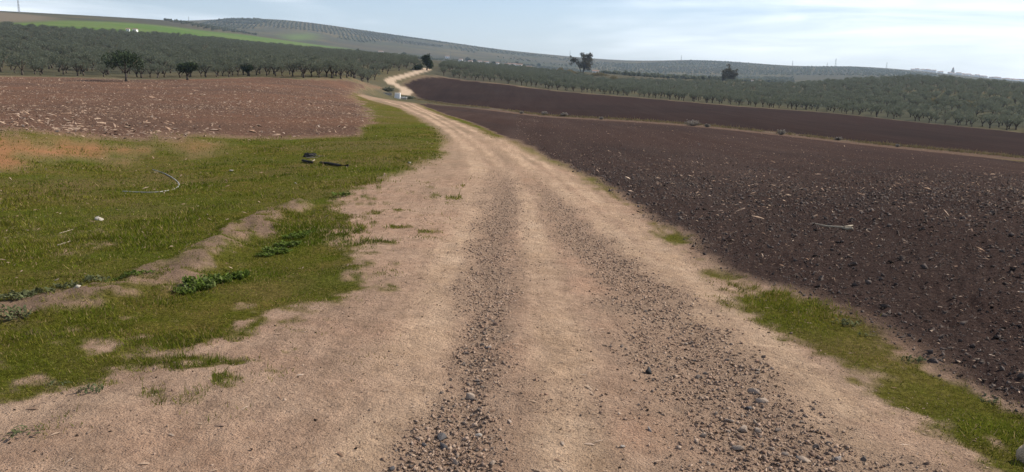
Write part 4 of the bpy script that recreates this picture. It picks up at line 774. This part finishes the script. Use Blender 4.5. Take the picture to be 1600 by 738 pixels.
def buildings():
    house(595, 75.5, 1500, 9, 6, 4.5, 'white farmhouse above the olive groves, left of the round dark tree')
    for px, py, D, w, h, lab in ((720, 86, 1450, 6, 4.5, 'white house highest in the hamlet beside a dark tree'), (735, 90.5, 1400, 8, 3.2, 'low white house at the foot of the hamlet'), (750, 90, 1450, 8, 4, 'white hamlet house just beyond the low one'), (760, 92, 1440, 9, 4, 'broad white hamlet house'), (776, 95, 1420, 8, 4, 'white house hidden by the hamlet trees'),
                                 (793, 96, 1400, 10, 4, 'white house below the long barn'), (699, 81, 1700, 8, 4, 'pale farm shed on the slope over the hamlet')): house(px, py, D, w, 6, h, lab)
    house(800, 93, 1550, 20, 8, 3, 'long white barn above the hamlet', cat='barn'); house(811, 106, 800, 6, 4, 2.4, 'tiny white hut among the olive trees below the hamlet', cat='hut', sink=.6); house(930, 126, 720, 6, 4, 1.4, 'low pale hut behind the reed belt', cat='hut'); house(822, 101, 1150, 16, 6, 2.6, 'long low pale shed below the hamlet', cat='shed')
    house(1175, 132, 800, 2.2, 2.2, 1.6, 'small white hut behind the grove, first of a pair', cat='hut'); house(1187, 132, 800, 2.2, 2.2, 1.6, 'small white hut behind the grove, second of a pair', cat='hut'); house(200.5, 55, 680, 2.4, 2.2, 1.8, 'small white hut at the top of the olive slope below the green crop', cat='hut'); house(212, 55, 680, 3.0, 2.4, 2.0, 'larger white hut at the top of the olive slope below the green crop', cat='hut')
    q = np.random.default_rng(3)
    for i in range(46):
        px = 1425 + 172 * q.random() ** .8; sk = np.interp(px, [1400, 1470, 1590, 1700], [110, 117, 129, 138]); D = 3080 + 130 * q.random()
        house(px, sk, D, 10 + 10 * q.random(), 9, 5 + 4 * q.random(), 'small white town house on the skyline of the far ridge', group='houses of the hilltop town')
    x, y, z = at_d(1488, 117, 3200); e = empty('church_tower', (x, y, z)); tag(e, 'church tower poking above the hilltop town', 'tower'); box_obj('shaft', 'concrete', e, -4, 4, -4, 4, -3, 17); box_obj('belfry', 'concrete', e, -2.6, 2.6, -2.6, 2.6, 17, 22)
    V = [(-2.8, -2.8, 22), (2.8, -2.8, 22), (2.8, 2.8, 22), (-2.8, 2.8, 22), (0, 0, 29)]; add('spire', mesh_py('spire', V, [(0, 1, 4), (1, 2, 4), (2, 3, 4), (3, 0, 4), (3, 2, 1, 0)]), M['roof'], e)
    def mast(name, px, py, D, h, arms, r, lab, cat):
        x, y, z = at_d(px, py, D); e = empty(name, (x, y, z)); tag(e, lab, cat); b = h * (.09 if arms else .035); P = []
        for sx in (-1, 1):
            for sy in (-1, 1): P.append([(sx * b, sy * b, -2, r), (sx * b * .15, sy * b * .15, h, r * .7)])
        for k in range(7):
            z0, z1 = h * k / 7, h * (k + 1) / 7; w0, w1 = b * (1 - .85 * k / 7), b * (1 - .85 * (k + 1) / 7)
            for s in (-1, 1): P += [[(-w0, s * w0, z0, r * .5), (w1, s * w1, z1, r * .5)], [(s * w0, w0, z0, r * .5), (s * w1, -w1, z1, r * .5)]]
        add('lattice', mesh_py('lattice', *tube(P, 4)), M['steel'], e)
        for f in arms: add('crossarm', mesh_py('crossarm', *tube([[(-h * .13, 0, h * f, r * .6), (0, 0, h * (f + .03), r), (h * .13, 0, h * f, r * .6)]], 4)), M['steel'], e)
    for px, py, D, h, lab in ((1305, 106, 2950, 26, 'tallest power pylon on the pale hill crest'), (1384.5, 110.5, 3200, 24, 'power pylon between the pale hill and the town'), (1238, 104, 2950, 18, 'small power pylon on the pale hill crest'), (1064, 97, 2800, 16, 'small pylon on the shoulder of the pale hill'), (890.5, 92, 3400, 30, 'thin pylon just beside the tall gum tree'), (1292, 105, 2960, 12, 'shortest pylon beside the tallest one')): mast('pylon', px, py, D, h, (.72, .86), .22, lab, 'pylon')
    mast('radio_mast', 295, 33, 1700, 17, (), .16, 'thin radio mast on the hill beyond the green crop', 'mast'); mast('radio_mast', 30, 21, 1130, 24, (), .14, 'tall thin radio mast on the brown hill crest', 'mast'); mast('radio_mast', 704, 84, 1500, 17, (), .15, 'thin mast among the hamlet houses', 'mast')
buildings()
def ditch_plants():
    n = 9000; t = rng.random(n) * 5.6; i = t.astype(int); Ln = LN['ditch']; p = Ln[i] * (1 - t + i)[:, None] + Ln[i + 1] * (t - i)[:, None]; x = p[:, 0] + rng.normal(size=n) * .5; y = p[:, 1] + rng.normal(size=n) * .45 - .2; r = np.hypot(x, y)
    k = fbm(x * .25, y * .25, 3, 17) > -.25; x, y, r = x[k], y[k], r[k]; n = len(x); z = ground(x, y); h = .22 * np.exp(rng.normal(size=n) * .4); a = rng.random(n) * 6.28; w = .05
    b = np.stack([x, y, z - .02], 1); sd = np.stack([np.cos(a), np.sin(a), 0 * a], 1) * w; tip = b + np.stack([rng.normal(size=n) * .1, rng.normal(size=n) * .1, h], 1)
    V = np.stack([b - sd, b + sd, tip], 1).reshape(-1, 3); tag(add('dry_grass', mesh_np('dry_grass', V, np.arange(3 * n).reshape(-1, 3), 3, {'tint': np.repeat(rng.random(n), 3)}), M['reed']), 'dry tussocky grass fringing the field ditch', 'grass', kind='stuff')
    for px, py, w, h, lab in ((1081, 197, 28, 9, 'largest grey bare bush on the ditch bank'), (851, 181, 12, 6, 'first small grey bush on the ditch bank toward the well house'), (882, 183, 14, 6, 'wider grey bush beside the first small one on the ditch bank'), (815, 178, 8, 4, 'tiny grey bush on the ditch bank'), (1221, 211, 16, 8, 'grey bare bush where the ditch bank widens'), (1105, 199, 10, 5, 'low grey bush next to the largest one on the ditch'), (1402, 230, 6, 4, 'small tuft-like grey bush over the dark part of the ditch'), (940, 187, 8, 4, 'small grey bush on the open stretch of the ditch bank'), (1310, 220, 12, 4, 'low grey bush at the start of the dark ditch')):
        x, y, z = at(px, py); D = math.hypot(x, y); W, H = px_m(w, D) / 2, px_m(h, D); P = []; q = np.random.default_rng(int(px))
        for k in range(70):
            a = q.random() * 6.28; f = math.sqrt(q.random()) * W; m = (f * math.cos(a) * .5, f * math.sin(a) * .5, H * .45 * q.random()); P.append([(m[0] * .2, m[1] * .2, -.05, .02), (*m, .016), (f * math.cos(a), f * math.sin(a), H * (.4 + .6 * q.random()) * (1 - .3 * (f / W) ** 2), .006)])
        e = empty('dry_bush', (x, y, z)); tag(e, lab, 'bush'); V, F = tube(P, 3); add('branches', mesh_py('branches', V, F), M['bush_bark'], e)
        V, F, T = leaves(q, [(0, 0, H * .55, W * .8, W * .7, H * .45)], 260, .07, .5, .2); add('twigs', mesh_np('twigs', V, F, 4, {'tint': T}), M['twig'], e)
M['bush_bark'] = plain('bush_bark', (.15, .13, .11), .9, .2, 6)
ditch_plants()
def verge_rock():
    x, y, z = at(1604, 721); V, F = hull(77, 26, .8); V = V + .06 * np.stack([fbm(V[:, 0] * 3, V[:, 1] * 3 + V[:, 2], 3, 5 + k) for k in range(3)], 1)
    me = mesh_np('rock', V, F, 3); bm = bmesh.new(); bm.from_mesh(me); bmesh.ops.subdivide_edges(bm, edges=bm.edges[:], cuts=2, use_grid_fill=True, smooth=.4)
    for v in bm.verts: v.co += v.co.normalized() * .05 * float(fbm(np.array([v.co.x * 4 + v.co.z]), np.array([v.co.y * 4]), 3, 3)[0])
    bm.to_mesh(me); bm.free(); o = add('rock', me, M['cream_rock'], loc=(x, y, z + .03), scale=(.055, .07, .075)); o.rotation_euler = (0, 0, .6); tag(o, 'cream-coloured rough rock in the grass verge beside the sand', 'rock')
M['cream_rock'] = plain('cream_rock', (.36, .285, .19), .95, .3, 14, .1, .02)
verge_rock()
def haze():
    zs = [(o.bound_box[0][2], o.bound_box[6][2]) for o in bpy.data.objects if o.type == 'MESH' and o.get('kind') == 'structure']; z0 = min(a for a, _ in zs) - 1.5; z1 = max(b for _, b in zs) + 40
    V, F = [], []; box(V, F, -5700, 5700, -5700, 5700, z0, z1); me = mesh_py('haze', V, F); m = bpy.data.materials.new('haze'); m.use_nodes = True; nt = m.node_tree; nt.nodes.clear(); o = nt.nodes.new('ShaderNodeOutputMaterial'); v = nt.nodes.new('ShaderNodeVolumePrincipled')
    v.inputs['Color'].default_value = (.64, .81, 1, 1); v.inputs['Density'].default_value = HAZE; v.inputs['Anisotropy'].default_value = .2; nt.links.new(v.outputs[0], o.inputs['Volume']); tag(add('haze', me, m), 'thin bluish haze over the whole valley', 'haze', kind='stuff'); print('haze', z0, z1)
HAZE = 1.0e-4
haze()
